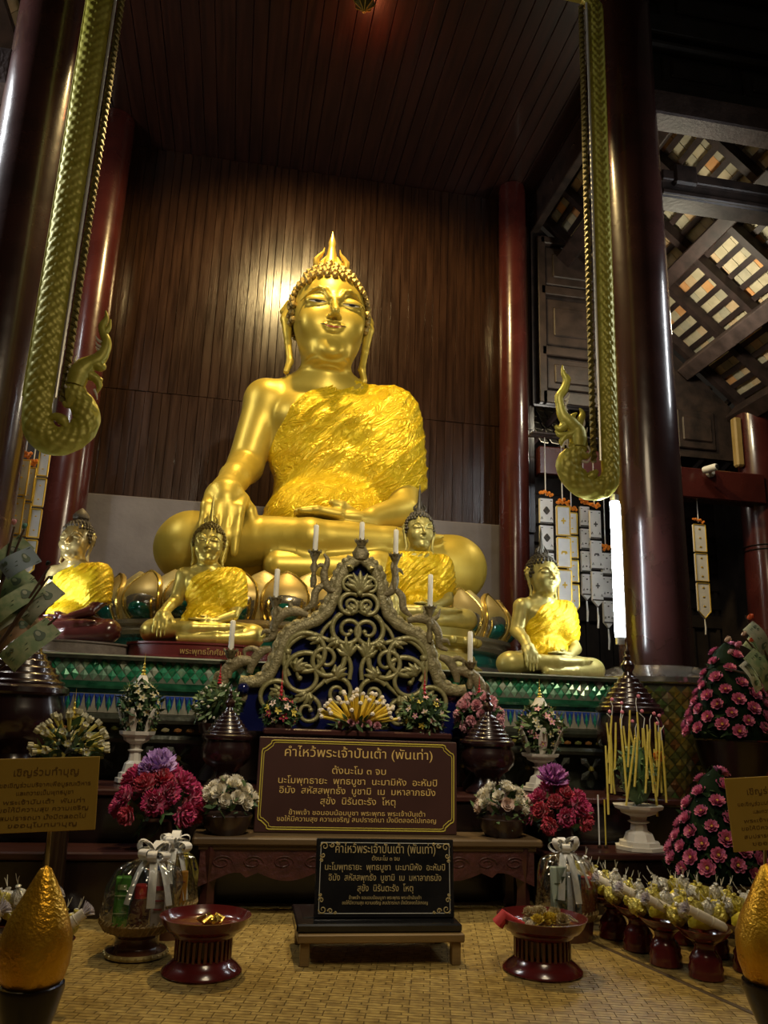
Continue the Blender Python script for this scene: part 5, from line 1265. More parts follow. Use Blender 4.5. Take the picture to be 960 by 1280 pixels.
M_wstar = mat('pale_star', (.36, .36, .22), .5, c2=(.46, .42, .32), ns=10); M_gspire = mat('gold_spire', (.66, .52, .10), .3, .6); M_rspire = mat('ruby_bead', (.40, .02, .03), .2, coat=.6)
ball_arr('green garland dome with pale stars on a white pedestal by the lilac bloom', 175, 884, 4.66, 24, .53, 'star', (M_wstar,), 64, .020, M_leaf, 31, 'white', M_gspire, .13, 1.3, .016, M_wped)
ball_arr('green garland dome with pink tinged stars on a white pedestal behind the purple bloom', 675, 912, 4.66, 27, .53, 'star', (M_wstar, M_pnkl), 56, .022, M_leafl, 32, 'white', M_gspire, .12, 1.15, .016, M_wped)
ball_arr('ball of white buds and green leaves behind the lacquer urn', 272, 883, 4.68, 27, .53, 'bud', (M_wht,), 44, .013, M_leafl, 33, 'dark', M_rspire, .12, 1.0, .016)
ball_arr('small red and yellow flower ball with ruby bead spire on the raised shelf', 350, 892, 4.62, 21, .832, 'star', (M_yel, M_blush, M_red), 34, .023, M_leaf, 34, 'dark', M_rspire, .16, .95, .014)
ball_arr('green ball with orange and yellow blooms and ruby spire on the raised shelf', 530, 894, 4.62, 26, .832, 'star', (M_blush, M_yel, M_pnkl), 34, .020, M_leafl, 35, 'dark', M_rspire, .16, .95, .014)
ball_arr('ball of soft pink blooms with ruby spire beside the carved screen', 599, 896, 4.68, 26, .53, 'carnation', (M_pnkl,), 30, .036, M_leaf, 36, 'dark', M_rspire, .13, .95, .016)
# fan of yellow wax sticks with white tips
p = at(446, 908, 4.62); t = thing('candle_bouquet', 'fan of yellow wax sticks with white tips above the maroon board', 'offering', (p.x, 4.62, .832)); rnd = random.Random(77); zc = .02
pot(t, [(0, 0), (.06, 0), (.07, .02), (.05, .045), (0, .04)], M_dstem)
M_ywax = mat('yellow_wax', (.66, .46, .03), .4, c2=(.74, .56, .08), ns=6); M_tip = mat('white_tip', (.70, .62, .48), .5)
sm = MB(); sm.tube([(0, 0, 0), (0, 0, .16)], [.0105, .0085], 8); st_me = None; tm_ = MB(); tm_.ball((0, 0, .168), .014, 1)
for i, (q_, d) in enumerate(dome_pts(62, 1, rnd, .05, 1.0, .08)):
    if st_me is None: o = sm.build('wax_stick', M_ywax, t); st_me = o.data; o2 = tm_.build('tip', M_tip, o); tp_me = o2.data
    else: o = link('wax_stick', st_me, t); o2 = link('tip', tp_me, o)
    d = Vector((d.x*1.0, d.y*.8, d.z*1.0+.12)).normalized(); o.location = (d.x*.05, d.y*.03, zc+.02); o.rotation_mode = 'QUATERNION'; o.rotation_quaternion = d.to_track_quat('Z', 'Y'); o.scale = (1, 1, rnd.uniform(.88, 1.12)*(1.05 if d.z < .6 else 1.0))
foliage(t, (0, -.02, .04), .15, 40, .06, M_leafl, 5, up=-.1, zs=.3)
for i in range(5): bloom('carnation', (M_pnkl,), t, (-.1+.05*i, -.09, .03+.01*(i % 2)), (0, -1, .3), .022)
# trumpet shaped pale blossoms at the left
p = at(86, 938, 3.84); t = thing('flower_arrangement', 'spray of pale yellow trumpet blossoms right behind the gold notice', 'flowers', (p.x, 3.84, .008), 0, 'pedestal flower arrangements'); zc = p.z-.008; rnd = random.Random(41)
pot(t, [(0, 0), (.12, 0), (.12, .03), (.05, .08), (.04, zc-.2), (.10, zc-.1), (.11, zc-.06), (0, zc-.08)], M_dstem, 'stand')
foliage(t, (0, 0, zc), .12, 130, .05, M_leaf, 42); trp = MB(); trp.lathe([(.005, 0), (.008, .045), (.010, .078)], seg=8); trp.cur = 1
for i in range(5): petal_grid(trp, 2*PI*i/5, .005, .015, .078, .085, .007, .002, 0, 3, 3)
M_trp = mat('trumpet_tube', (.40, .34, .06), .5, c2=(.5, .44, .12), ns=8); tme = None
for i, (q_, d) in enumerate(dome_pts(36, .10, rnd, -.15, 1.1)):
    if tme is None: o = trp.build('blossom', [M_trp, M_wstar], t); tme = o.data
    else: o = link('blossom', tme, t)
    o.location = (q_.x*.85, q_.y*.85, q_.z*.85+zc); o.rotation_mode = 'QUATERNION'; o.rotation_quaternion = d.to_track_quat('Z', 'Y')
spire(t, zc+.13, .14, .014, M_gspire)

# pedestal with hanging yellow wax strips
p = at(800, 1056, 4.12); t = thing('flower_arrangement', 'white pedestal bowl hung with long yellow wax strips on the low ledge', 'flowers', (p.x, 4.125, .294), 0, 'pedestal flower arrangements'); rnd = random.Random(51)
zr = at(800, 1006, 4.125).z-.294; zt = at(800, 930, 4.125).z-.294; ped(t, zr, .135); zc = (zr+zt)/2; hh = (zt-zr)/2
MB().ball((0, 0, zc), .085, 2, (1, 1, hh/.085)).build('core', M_leaf, t); foliage(t, (0, 0, zc), .10, 170, .038, M_leafl, 52, zs=hh/.10)
M_ystrip = mat('wax_strip', (.56, .44, .05), .42, c2=(.66, .55, .14), ns=6); smesh = None; M_ptip = mat('pink_tip', (.60, .18, .25), .5)
for i in range(30):
    a = 2.39996*i; rr = .09+.085*((i*7) % 10)/10; L = rnd.uniform(.22, .36); z1 = zr+rnd.uniform(.12, .34)*(1.25-rr*3.5)+.05
    if smesh is None:
        sm = MB(); sm.tube([(0, 0, 0), (.002, .001, -.5), (0, 0, -1)], [.0045, .006, .0055], 6); o = sm.build('wax_strip', M_ystrip, t); smesh = o.data
    else: o = link('wax_strip', smesh, t)
    o.location = (rr*math.cos(a), rr*math.sin(a), z1+.12); o.scale = (1, 1, L); o.rotation_euler = (rnd.gauss(0, .05), rnd.gauss(0, .06), 0)
    if i % 3 == 0:
        h_ = MB(); h_.tube([(0, 0, 0), (rnd.uniform(-.01, .01), 0, .05), (rnd.uniform(-.02, .02), 0, .075)], .0022, 5); h_.cur = 1; h_.ball((rnd.uniform(-.02, .02), 0, .085), .011, 1); hw_ = h_.build('hook', [M_cordw, M_ptip], o); hw_.scale = (1, 1, 1/L)
spire(t, zt-.01, .10, .012, M_gspire)
bloom('carnation', (mat('orange_petal', (.65, .24, .04), .5),), t, (.11, -.04, zt-.06), (0, -1, .4), .03)
for k_, (x, y0, y1) in enumerate(((749, 992, 1046), (757, 998, 1046))):
    a_ = at(x, y1, 4.15); b_ = at(x, y0, 4.15); q = thing('incense_stick', ('thin yellow stick alone beside the magenta bouquet, closer to the blooms', 'thin yellow stick alone beside the magenta bouquet, closer to the wax strips')[k_], 'incense', (a_.x, 4.15, .294))
    MB().tube([(0, 0, .014), (0, 0, b_.z-.30)], [.004, .004], 6).build('stick', M_ystrip if k_ else M_cordw, q); MB().lathe([(.0, 0), (.012, 0), (.010, .012), (.004, .016)], seg=10).build('socket', M_dstem, q)

# cones of pink lotus blooms on dark stands
def pink_cone(lab, xc, y_apex, y_base, Y, rpx, n, seed, zs_flat=False, stand=True):
    a = at(xc, y_apex, Y); b = at(xc, y_base, Y); R = rpx*spx(b); H = a.z-b.z; t = thing('lotus_cone', lab, 'flowers', (b.x, Y, .008), 0, 'pink lotus cones'); z0 = b.z-.008; rnd = random.Random(seed)
    pot(t, [(0, 0), (R*.62, 0), (R*.64, .03), (R*.40, .07), (R*.34, max(.1, z0*.55)), (R*.72, max(.12, z0-.12)), (R*.80, max(.14, z0-.02)), (0, max(.13, z0-.03))], M_dstem, 'stand', 32)
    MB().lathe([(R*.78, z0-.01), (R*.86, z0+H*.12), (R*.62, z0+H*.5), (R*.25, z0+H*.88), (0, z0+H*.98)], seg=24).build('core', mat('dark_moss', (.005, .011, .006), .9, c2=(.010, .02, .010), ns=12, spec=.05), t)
    lf = MB(); rl_ = random.Random(seed+1)
    for i in range(n):
        f = (i+.5)/n; v = 1-math.sqrt(f); rr = R*(1-v)**.75*(.98 if v > .05 else .92); a_ = i*2.39996; z = z0+H*v*.98+.02
        q_ = Vector((rr*math.cos(a_), rr*math.sin(a_), z)); d = Vector((math.cos(a_), math.sin(a_), .45+1.5*v*v)).normalized()
        bloom('lotus', (M_pink, M_yel), t, q_, d, (.039 if Y > 4 else .037)*rnd.uniform(.85, 1.15), seed=i % 2)
    fp_ = []
    for i in range(300):
        v = 1-math.sqrt(rnd.random()); rr = R*(1-v)**.75*.98; a_ = rnd.uniform(0, 6.28); d = Vector((math.cos(a_), math.sin(a_), .5)).normalized(); fp_.append((Vector((rr*math.cos(a_), rr*math.sin(a_), z0+H*v*.98+.01)), d))
    foliage(t, (0, 0, 0), R, 0, .06, M_leafd, seed+3, pts=fp_)
    return t
pink_cone('tall cone of pink lotus blooms on a dark stand below the banknotes', 916, 800, 922, 4.48, 58, 66, 61)
pink_cone('lower cone of pink lotus blooms partly behind the gold notice', 900, 958, 1092, 3.70, 66, 62, 62)
p = at(918, 962, 4.05)

# ================================================================== BANKNOTE TREES
M_note = mat('green_note', (.20, .30, .16), .6, c2=(.34, .40, .24), ns=30, mix=(.4, .6)); M_note2 = mat('grey_note', (.40, .42, .34), .6, c2=(.28, .34, .26), ns=25); M_nink = mat('note_ink', (.09, .14, .10), .6); M_nlab = mat('note_blue', (.22, .30, .38), .6)
M_twig = mat('twig', (.06, .03, .015), .6)
def note(par, c, ang, w_, h_, bend, tilt, m_):
    q = Euler((0, tilt, 0)).to_matrix()
    def fn(u, v): 
        x = (u-.5)*w_; z = (v-.5)*h_; return Vector((x*math.cos(ang)-z*math.sin(ang), bend*(u-.5)**2*4-.01*math.sin(u*5)+x*tilt, x*math.sin(ang)+z*math.cos(ang)))+Vector(c)
    o = MB().slab(fn, 12, 5, (0, .0012, 0)).build('banknote', m_, par, smooth=60)
    pr = MB()
    def tq(u, v): p_ = fn(u, v); return (p_.x, p_.y-.0025, p_.z)
    pr.add([tq(.72+.075*math.cos(a)*(1 if math.sin(a) > 0 else 1.25), .46+.34*math.sin(a)*(1 if math.sin(a) > 0 else .6)) for a in np.linspace(0, 2*PI, 20)[:-1]], [tuple(range(19))])
    pr.cur = 1; pr.add([tuple(Vector(tq(.725+.036*math.cos(a), .60+.13*math.sin(a)))+Vector((0, -.001, 0))) for a in np.linspace(0, 2*PI, 14)[:-1]], [tuple(range(13))]); pr.cur = 0
    for b_ in ([(.04, .08), (.96, .08)], [(.04, .92), (.96, .92)], [(.1, .5), (.5, .55)], [(.1, .4), (.45, .35)]): pr.tube([tq(*s_) for s_ in b_], .0016, 4)
    # the figure 20
    for pts in ([(.10, .78), (.14, .84), (.17, .76), (.10, .66), (.18, .66)], [(.20, .74), (.235, .84), (.265, .74), (.235, .65), (.20, .74)]): pr.tube([tq(*s_) for s_ in pts], .0016, 4)
    pr.build('print', [M_nink, M_note2], o, smooth=0); return o
def money_tree(lab, base, Y, sticks, notes, buds):
    O = Vector((base.x, Y, .008)); t = thing('money_tree', lab, 'offering', tuple(O)); P_ = lambda x, y, dy=0: (lambda v: Vector((v.x-O.x, dy, v.z-O.z)))(at(x, y, Y))
    z = P_(*sticks[0][0]).z
    MB().lathe([(0, 0), (.12, 0), (.12, .03), (.04, .06), (.022, .12), (.018, .5), (.018, z), (0, z+.01)], seg=16).build('post', M_twig, t)
    br = MB()
    for k_, (a, b) in enumerate(sticks): br.tube([Vector((0, 0, z-.06*k_*.5)), P_(*a, -.01*k_), P_(*b, -.012*k_)], [.007, .006, .004], 6)
    br.build('branches', M_twig, t)
    for (x, y, a, L, h_, dy, bn, tl, mm) in notes: note(t, P_(x, y, dy), math.radians(a), L, h_, bn, tl, mm)
    for x, y, r, mm in buds: bloom('bud', (mm,), t, P_(x, y, -.03), (.4, -.6, .5), r)
    return t
money_tree('leaning sprays of green banknotes on sticks before the maroon lacquered Buddha', at(-30, 840, 3.2), 3.2, [((-10, 820), (62, 708)), ((-10, 845), (72, 772)), ((-12, 800), (20, 660)), ((-14, 830), (64, 722)), ((-14, 780), (34, 665))],
           [(40, 806, 48, .205, .085, -.05, .02, .12, M_note), (28, 706, 40, .13, .075, -.06, .012, .2, M_nlab), (8, 700, 52, .20, .08, -.01, .02, -.1, M_note), (48, 752, 52, .17, .075, .02, .02, .1, M_note2), (20, 752, 44, .20, .07, -.02, .02, .2, M_note), (6, 770, 40, .19, .075, .0, .02, -.1, M_note2), (6, 735, 55, .19, .07, .03, .02, .15, M_note), (14, 788, 44, .18, .06, .03, .03, .1, mat('brown_note', (.26, .14, .07), .6, c2=(.34, .22, .12), ns=25))],
           [(20, 655, .016, M_pnkl), (33, 660, .016, mat('teal_bud', (.15, .35, .33), .5)), (62, 706, .014, mat('black_bud', (.02, .02, .02), .5)), (66, 724, .012, M_leafl), (-2, 655, .014, M_pnkl)])
money_tree('green banknotes and pink ribbons fanned above the tall lotus cone', at(975, 860, 3.55), 3.55, [((965, 850), (905, 835)), ((968, 840), (930, 770)), ((968, 845), (925, 795))],
           [(944, 800, -50, .17, .075, -.04, .02, .1, M_note2), (944, 838, -48, .20, .08, -.06, .02, .15, M_note), (955, 815, -40, .18, .075, .0, .02, -.1, M_note), (938, 846, -52, .16, .05, -.02, .01, .1, mat('white_slip', (.55, .53, .48), .6))],
           [(905, 800, .022, mat('beige_bud', (.50, .36, .28), .5)), (918, 806, .022, M_pink), (908, 815, .018, M_pnkl), (925, 793, .018, mat('beige_bud', (.5, .36, .28), .5)), (933, 772, .022, mat('orange_ribbon', (.62, .10, .03), .5)), (935, 800, .02, mat('orange_ribbon', (.62, .10, .03), .5))])

# ================================================================== OFFERINGS ON THE MAT
FZ = .008
M_rl = mat('red_lacquer', (.080, .008, .008), .2, c2=(.105, .011, .010), ns=4, coat=.6); M_rld = mat('dark_red_lacquer', (.05, .006, .006), .24, c2=(.07, .008, .008), ns=4, coat=.5)
def offering_bowl(lab, x, yfoot, wpx):
    a = at(x, yfoot, Z=FZ); r = wpx*spx(a)/2; t = thing('offering_bowl', lab, 'bowl', (a.x, a.y+r*.9, FZ), 0, 'pierced red offering bowls')
    MB().lathe([(0, 0), (r*.90, 0), (r*.93, .008), (r*.91, .016), (r*.78, .035), (r*.67, .052), (r*.65, .060), (r*.60, .062), (0, .055)], seg=56).build('foot', M_rl, t, smooth=50)
    bars = MB(); nb = 30
    for i in range(nb):
        an = 2*PI*i/nb; bars.box((r*.63*math.cos(an), r*.63*math.sin(an), .098), (.010, r*.075, .082), rot=(0, 0, an), bev=.002)
    bars.build('pierced_ring', M_rl, t)
    MB().lathe([(r*.46, .058), (r*.46, .138)], seg=32, cap=False).build('inner_core', M_rld, t)
    MB().lathe([(r*.60, .136), (r*.67, .136), (r*.72, .142), (r*.76, .158), (r*.88, .164), (r*.97, .184), (r*1.04, .210), (r*1.06, .216), (r*1.03, .217), (r*.99, .204), (r*.93, .186), (r*.84, .172), (0, .168)], seg=64).build('bowl', M_rl, t, smooth=50)
    t.scale = (1, 1, .87); return t, r
bt1, br1 = offering_bowl('pierced red lacquer bowl holding a small gold knot, beside the gift baskets', 250, 1231, 113)
bt2, br2 = offering_bowl('pierced red lacquer bowl holding pale dried flowers, beside the red trays', 697, 1229, 113)
# contents
m = MB(); rnd = random.Random(3)
for i in range(5):
    a = i*1.25; m.tube([(.03*math.cos(a), .03*math.sin(a), .01), (.045*math.cos(a+.4), .04*math.sin(a+.4), .025), (.02*math.cos(a+.9), .02*math.sin(a+.9), .042)], [.008, .010, .005], 7)
m.ball((0, 0, .022), .024, 2, (1, 1, .8)); tag(m.build('gold_knot', M_goldl, loc=(bt1.location.x+.02, bt1.location.y-.0, FZ+.146)), 'small crumpled gold knot lying in the red bowl by the gift baskets', 'offering')
fp = [M_wht, M_yel, mat('dry_petal', (.50, .42, .24), .6)]
for i in range(16):
    a = rnd.uniform(0, 6.28); rr = abs(rnd.gauss(0, .045)); q = thing('dried_flower', 'pale dried flower in the heap inside the red bowl near the trays', 'flower', (bt2.location.x+rr*math.cos(a), bt2.location.y+rr*math.sin(a)*.8, FZ+.162+.018*(i % 3)-rr*.15), 0, 'dried flowers in the red bowl')
    bloom('carnation', (fp[i % 3],), q, (0, 0, 0), (rnd.gauss(0, .5), rnd.gauss(0, .5), 1), .026, seed=i % 3)
rc_ = MB(); rc_.tube([(-br2*1.12, -.02, .190), (-br2*.98, -.03, .222), (-br2*.80, -.02, .206), (-br2*.5, -.03, .192)], [.024, .022, .014, .006], 10); tag(rc_.build('red_cloth', mat('red_cloth', (.42, .02, .025), .6, c2=(.5, .05, .05), ns=30), loc=(bt2.location.x, bt2.location.y, FZ-.024)), 'twisted red cloth hung over the rim of the bowl with dried flowers', 'cloth')
gl = MB()
for i in range(7): gl.tube([(br2*(.35+.06*i), .04-.02*(i % 3), .19), (br2*(.40+.06*i), .03, .204), (br2*(.46+.06*i), .05-.015*i, .195)], [.004, .006, .003], 6)
tag(gl.build('foil_scrap', M_silver, loc=(bt2.location.x, bt2.location.y, FZ-.024)), 'silvery foil scraps beside the dried flowers in the red bowl', 'foil')

# ---- gift baskets wrapped in clear film
def film_mat():
    m_ = bpy.data.materials.new('clear_film'); m_.use_nodes = True; nt = m_.node_tree; nt.nodes.clear()
    out = nt.nodes.new('ShaderNodeOutputMaterial'); mx = nt.nodes.new('ShaderNodeMixShader'); tr = nt.nodes.new('ShaderNodeBsdfTransparent'); gl = nt.nodes.new('ShaderNodeBsdfGlossy'); gl.inputs['Roughness'].default_value = .10
    tr.inputs[0].default_value = (.93, .94, .93, 1); lw = nt.nodes.new('ShaderNodeLayerWeight'); lw.inputs[0].default_value = .32
    mr = nt.nodes.new('ShaderNodeMapRange'); mr.inputs['To Min'].default_value = .15; mr.inputs['To Max'].default_value = .6; nt.links.new(lw.outputs['Fresnel'], mr.inputs['Value'])
    tc = nt.nodes.new('ShaderNodeTexCoord'); n = nt.nodes.new('ShaderNodeTexNoise'); n.inputs['Scale'].default_value = 22; nt.links.new(tc.outputs['Object'], n.inputs['Vector']); bp = nt.nodes.new('ShaderNodeBump'); bp.inputs['Strength'].default_value = .6; bp.inputs['Distance'].default_value = .02
    nt.links.new(n.outputs['Fac'], bp.inputs['Height']); nt.links.new(bp.outputs[0], gl.inputs['Normal'])
    nt.links.new(mr.outputs[0], mx.inputs[0]); nt.links.new(tr.outputs[0], mx.inputs[1]); nt.links.new(gl.outputs[0], mx.inputs[2]); nt.links.new(mx.outputs[0], out.inputs[0]); return m_
M_film = film_mat(); M_rib = mat('white_ribbon', (.66, .65, .61), .42, c2=(.72, .71, .68), ns=10); M_wick_ = mat('cane', (.17, .11, .035), .5, c2=(.25, .17, .06), ns=30, bump=.4, bs=120)
M_brown = mat('brown_lacquer', (.055, .020, .010), .25, c2=(.08, .03, .015), ns=6, coat=.5)
def ribbon_loop(m, c, ang, L, w_, tilt=.5):
    c = Vector(c); d = Vector((math.cos(ang), math.sin(ang)*.7, tilt)).normalized(); sd_ = Vector((-math.sin(ang), math.cos(ang), 0)); up_ = d.cross(sd_)
    def fn(u, v): 
        a = 2*PI*u; return c+d*(L*.5*(1-math.cos(a)))+up_*(L*.28*math.sin(a))+sd_*((v-.5)*w_)
    m.slab(fn, 18, 3, sd_.cross(d)*.0012)
def basket(lab, x, ybase, Y, wpx, h, items, zrim, ped_, bow_off=(0, 0), seed=1, nloop=9, tails=3):
    a = at(x, ybase, Y) if Y else at(x, ybase, Z=FZ); Y = a.y; r = wpx*spx(a)/2; t = thing('gift_basket', lab, 'basket', (a.x, Y+(r*.6 if ped_ else 0), FZ), 0, 'wrapped gift baskets'); rnd = random.Random(seed)
    zr = zrim
    if ped_:
        MB().lathe([(0, 0), (r*.72, 0), (r*.78, .010), (r*.76, .022), (r*.60, .032), (r*.56, .04), (r*.56, zr-.055), (r*.62, zr-.045), (r*.82, zr-.03), (0, zr-.035)], seg=40).build('pedestal', M_brown, t, smooth=40)
        ring = MB(); ring.lathe([(r*.785, .006), (r*.80, .014), (r*.775, .024), (r*.74, .022)], seg=40, cap=False); 
        for i in range(26): ring.ball((r*.79*math.cos(i*2*PI/26), r*.79*math.sin(i*2*PI/26), .015), .007, 1)
        ring.build('gilt_foot_ring', M_goldd, t)
    else: MB().lathe([(0, 0), (r*.8, 0), (r*.85, zr-.03), (0, zr-.03)], seg=32).build('pedestal', M_brown, t)
    rim = MB(); rim.lathe([(r*.80, zr-.035), (r*.92, zr-.02), (r*1.0, zr), (r*.97, zr+.004), (r*.88, zr-.015), (0, zr-.03)], seg=44)
    for i in range(40):
        an = 2*PI*i/40; rim.tube([(r*.86*math.cos(an), r*.86*math.sin(an), zr-.03), (r*1.0*math.cos(an+.08), r*1.0*math.sin(an+.08), zr), (r*.97*math.cos(an+.16), r*.97*math.sin(an+.16), zr+.012)], .0035, 5)
    rim.build('woven_rim', M_wick_, t)
    def film(u, v):
        an = 2*PI*u; f = v; rr = r*np.interp(f, [0, .1, .5, .74, .84, .90, 1.0], [.98, .97, .87, .70, .34, .13, .26])
        rr *= 1+(.07+.14*f)*math.sin(9*an+4*f)*(.4+f)+.03*math.sin(5*an-7*f); z = zr+h*np.interp(f, [0, .1, .5, .74, .84, .9, 1], [0, .12, .52, .78, .88, .92, 1.02])
        return (rr*math.cos(an)+bow_off[0]*f**2, rr*math.sin(an)+bow_off[1]*f**2, z)
    MB().grid(film, 72, 22, wrap=True).build('clear_wrap', M_film, t, smooth=180)
    bz = zr+h*.92; bo = MB()
    for i in range(nloop): ribbon_loop(bo, (bow_off[0], bow_off[1], bz), 2*PI*i/nloop+rnd.uniform(-.2, .2), rnd.uniform(.06, .085), .036, rnd.uniform(.1, 1.1))
    for i in range(tails):
        an = -PI/2+(i-1)*.75+rnd.uniform(-.2, .2); L = rnd.uniform(.10, .17)
        def tl(u, v, an=an, L=L): q = u; return Vector((bow_off[0]+math.cos(an)*(.02+r*.62*q**.7)-math.sin(an)*(v-.5)*.03, bow_off[1]+math.sin(an)*(.02+r*.75*q**.7)+math.cos(an)*(v-.5)*.03, bz-L*q**1.3*1.15))
        bo.slab(tl, 12, 3, (0, -.001, 0))
    bo.build('bow', M_rib, t, smooth=60)
    for it in items:
        k_, n_, (ix, iy), sz, mm, lb = it[:6]; lid = it[6] if len(it) > 6 else None
        q = MB(); z0 = zr-.03
        if k_ == 'box': q.box((ix, iy, z0+sz[2]/2), sz, rot=(0, 0, rnd.uniform(-.25, .25)), bev=.003)
        else: q.lathe([(0, z0), (sz[0], z0), (sz[0]*1.02, z0+.01), (sz[0], z0+sz[2]*.62), (sz[0]*.55, z0+sz[2]*.78), (sz[0]*.5, z0+sz[2]*.82), (0, z0+sz[2]*.82)], (ix, iy, 0), 20)
        o = q.build(n_, mm, None); o.location = t.location; tag(o, lb, 'gift')
        if lid:
            l_ = MB().lathe([(sz[0]*.72, z0+sz[2]*.70), (sz[0]*.74, z0+sz[2]), (0, z0+sz[2]*1.01)], (ix, iy, 0), 20).build('cap', lid, o)
        if k_ == 'box' and len(it) > 7:
            bd = MB()
            for (dx, dz, w_, h_) in it[7]: bd.box((ix+dx*sz[0], iy-sz[1]*.53-.004, z0+dz*sz[2]), (w_*sz[0], .003, h_*sz[2]), bev=.0008)
            bd.build('printed_panel', it[8], o)
    return t
G = lambda n, c, r=.45: mat('pack_'+n, c, r)
basket('gift basket with green box and red capped bottle on a brown pedestal', 166, 1203, None, 100, .235, [
    ('box', 'green_box', (-.068, -.03), (.055, .04, .185), G('green', (.06, .24, .02)), 'tall green box inside the wrapped basket on the brown pedestal', None, [(0, .33, .9, .02), (0, .66, .9, .02), (0, .82, .6, .10)], G('pale', (.35, .45, .2))),
    ('jar', 'red_capped_jar', (.002, -.05), (.036, .036, .16), G('jar', (.10, .035, .025), .25), 'dark jar with red cap inside the wrapped basket on the brown pedestal', G('redcap', (.45, .02, .015))),
    ('box', 'white_pack', (.066, -.01), (.05, .04, .20), G('white', (.52, .46, .42)), 'white packet inside the wrapped basket on the brown pedestal', None, [(0, .72, .7, .08), (0, .5, .8, .03), (0, .35, .6, .03)], G('redprint', (.35, .05, .06))),
    ('jar', 'dark_bottle', (-.01, .05), (.04, .04, .24), G('grey', (.10, .12, .14), .3), 'dark grey bottle at the back inside the basket on the brown pedestal')], .125, True, (.03, .02), 11)
basket('smaller gift basket half hidden behind the one on the brown pedestal', 214, 1128, 3.72, 64, .225, [
    ('box', 'blue_box', (-.045, -.05), (.05, .04, .17), G('blue', (.03, .10, .36)), 'blue and white box inside the hindmost wrapped basket', None, [(0, .75, .9, .3), (-.1, .3, .5, .25)], G('pale2', (.5, .55, .6))),
    ('box', 'orange_box', (.035, -.05), (.05, .03, .155), G('orange', (.55, .25, .02)), 'orange box inside the hindmost wrapped basket', None, [(0, .5, .25, .3), (0, .75, .7, .04)], G('brownp', (.2, .04, .01))),
    ('jar', 'yellow_capped_bottle', (.03, .03), (.03, .03, .20), G('yel', (.40, .34, .06), .3), 'bottle with yellow cap inside the hindmost wrapped basket', G('yelcap', (.5, .42, .05)))], .13, False, (-.01, 0), 12, 8)
basket('gift basket with white bow behind the bowl of dried flowers', 709, 1144, 3.62, 76, .26, [
    ('box', 'patterned_box', (-.062, -.06), (.068, .03, .215), G('mint', (.30, .36, .30)), 'pale box with three rows of dark pictures in the basket with white bow', None, [(.25, .25, .35, .16), (.25, .5, .35, .16), (.25, .75, .35, .16), (-.2, .4, .4, .02), (-.2, .7, .4, .02)], G('dkp', (.06, .08, .04))),
    ('box', 'white_box', (-.005, -.05), (.035, .03, .19), G('white2', (.55, .56, .58)), 'narrow white box in the basket with white bow'),
    ('box', 'dark_blue_box', (.030, -.04), (.030, .03, .18), G('slate', (.06, .13, .20)), 'dark blue box in the basket with white bow'),
    ('jar', 'red_capped_bottle', (.082, -.02), (.040, .04, .165), G('sauce', (.16, .05, .02), .2), 'brown bottle with red cap in the basket with white bow', G('redcap', (.45, .02, .015)))], .11, False, (-.005, 0), 13, 7, 3)

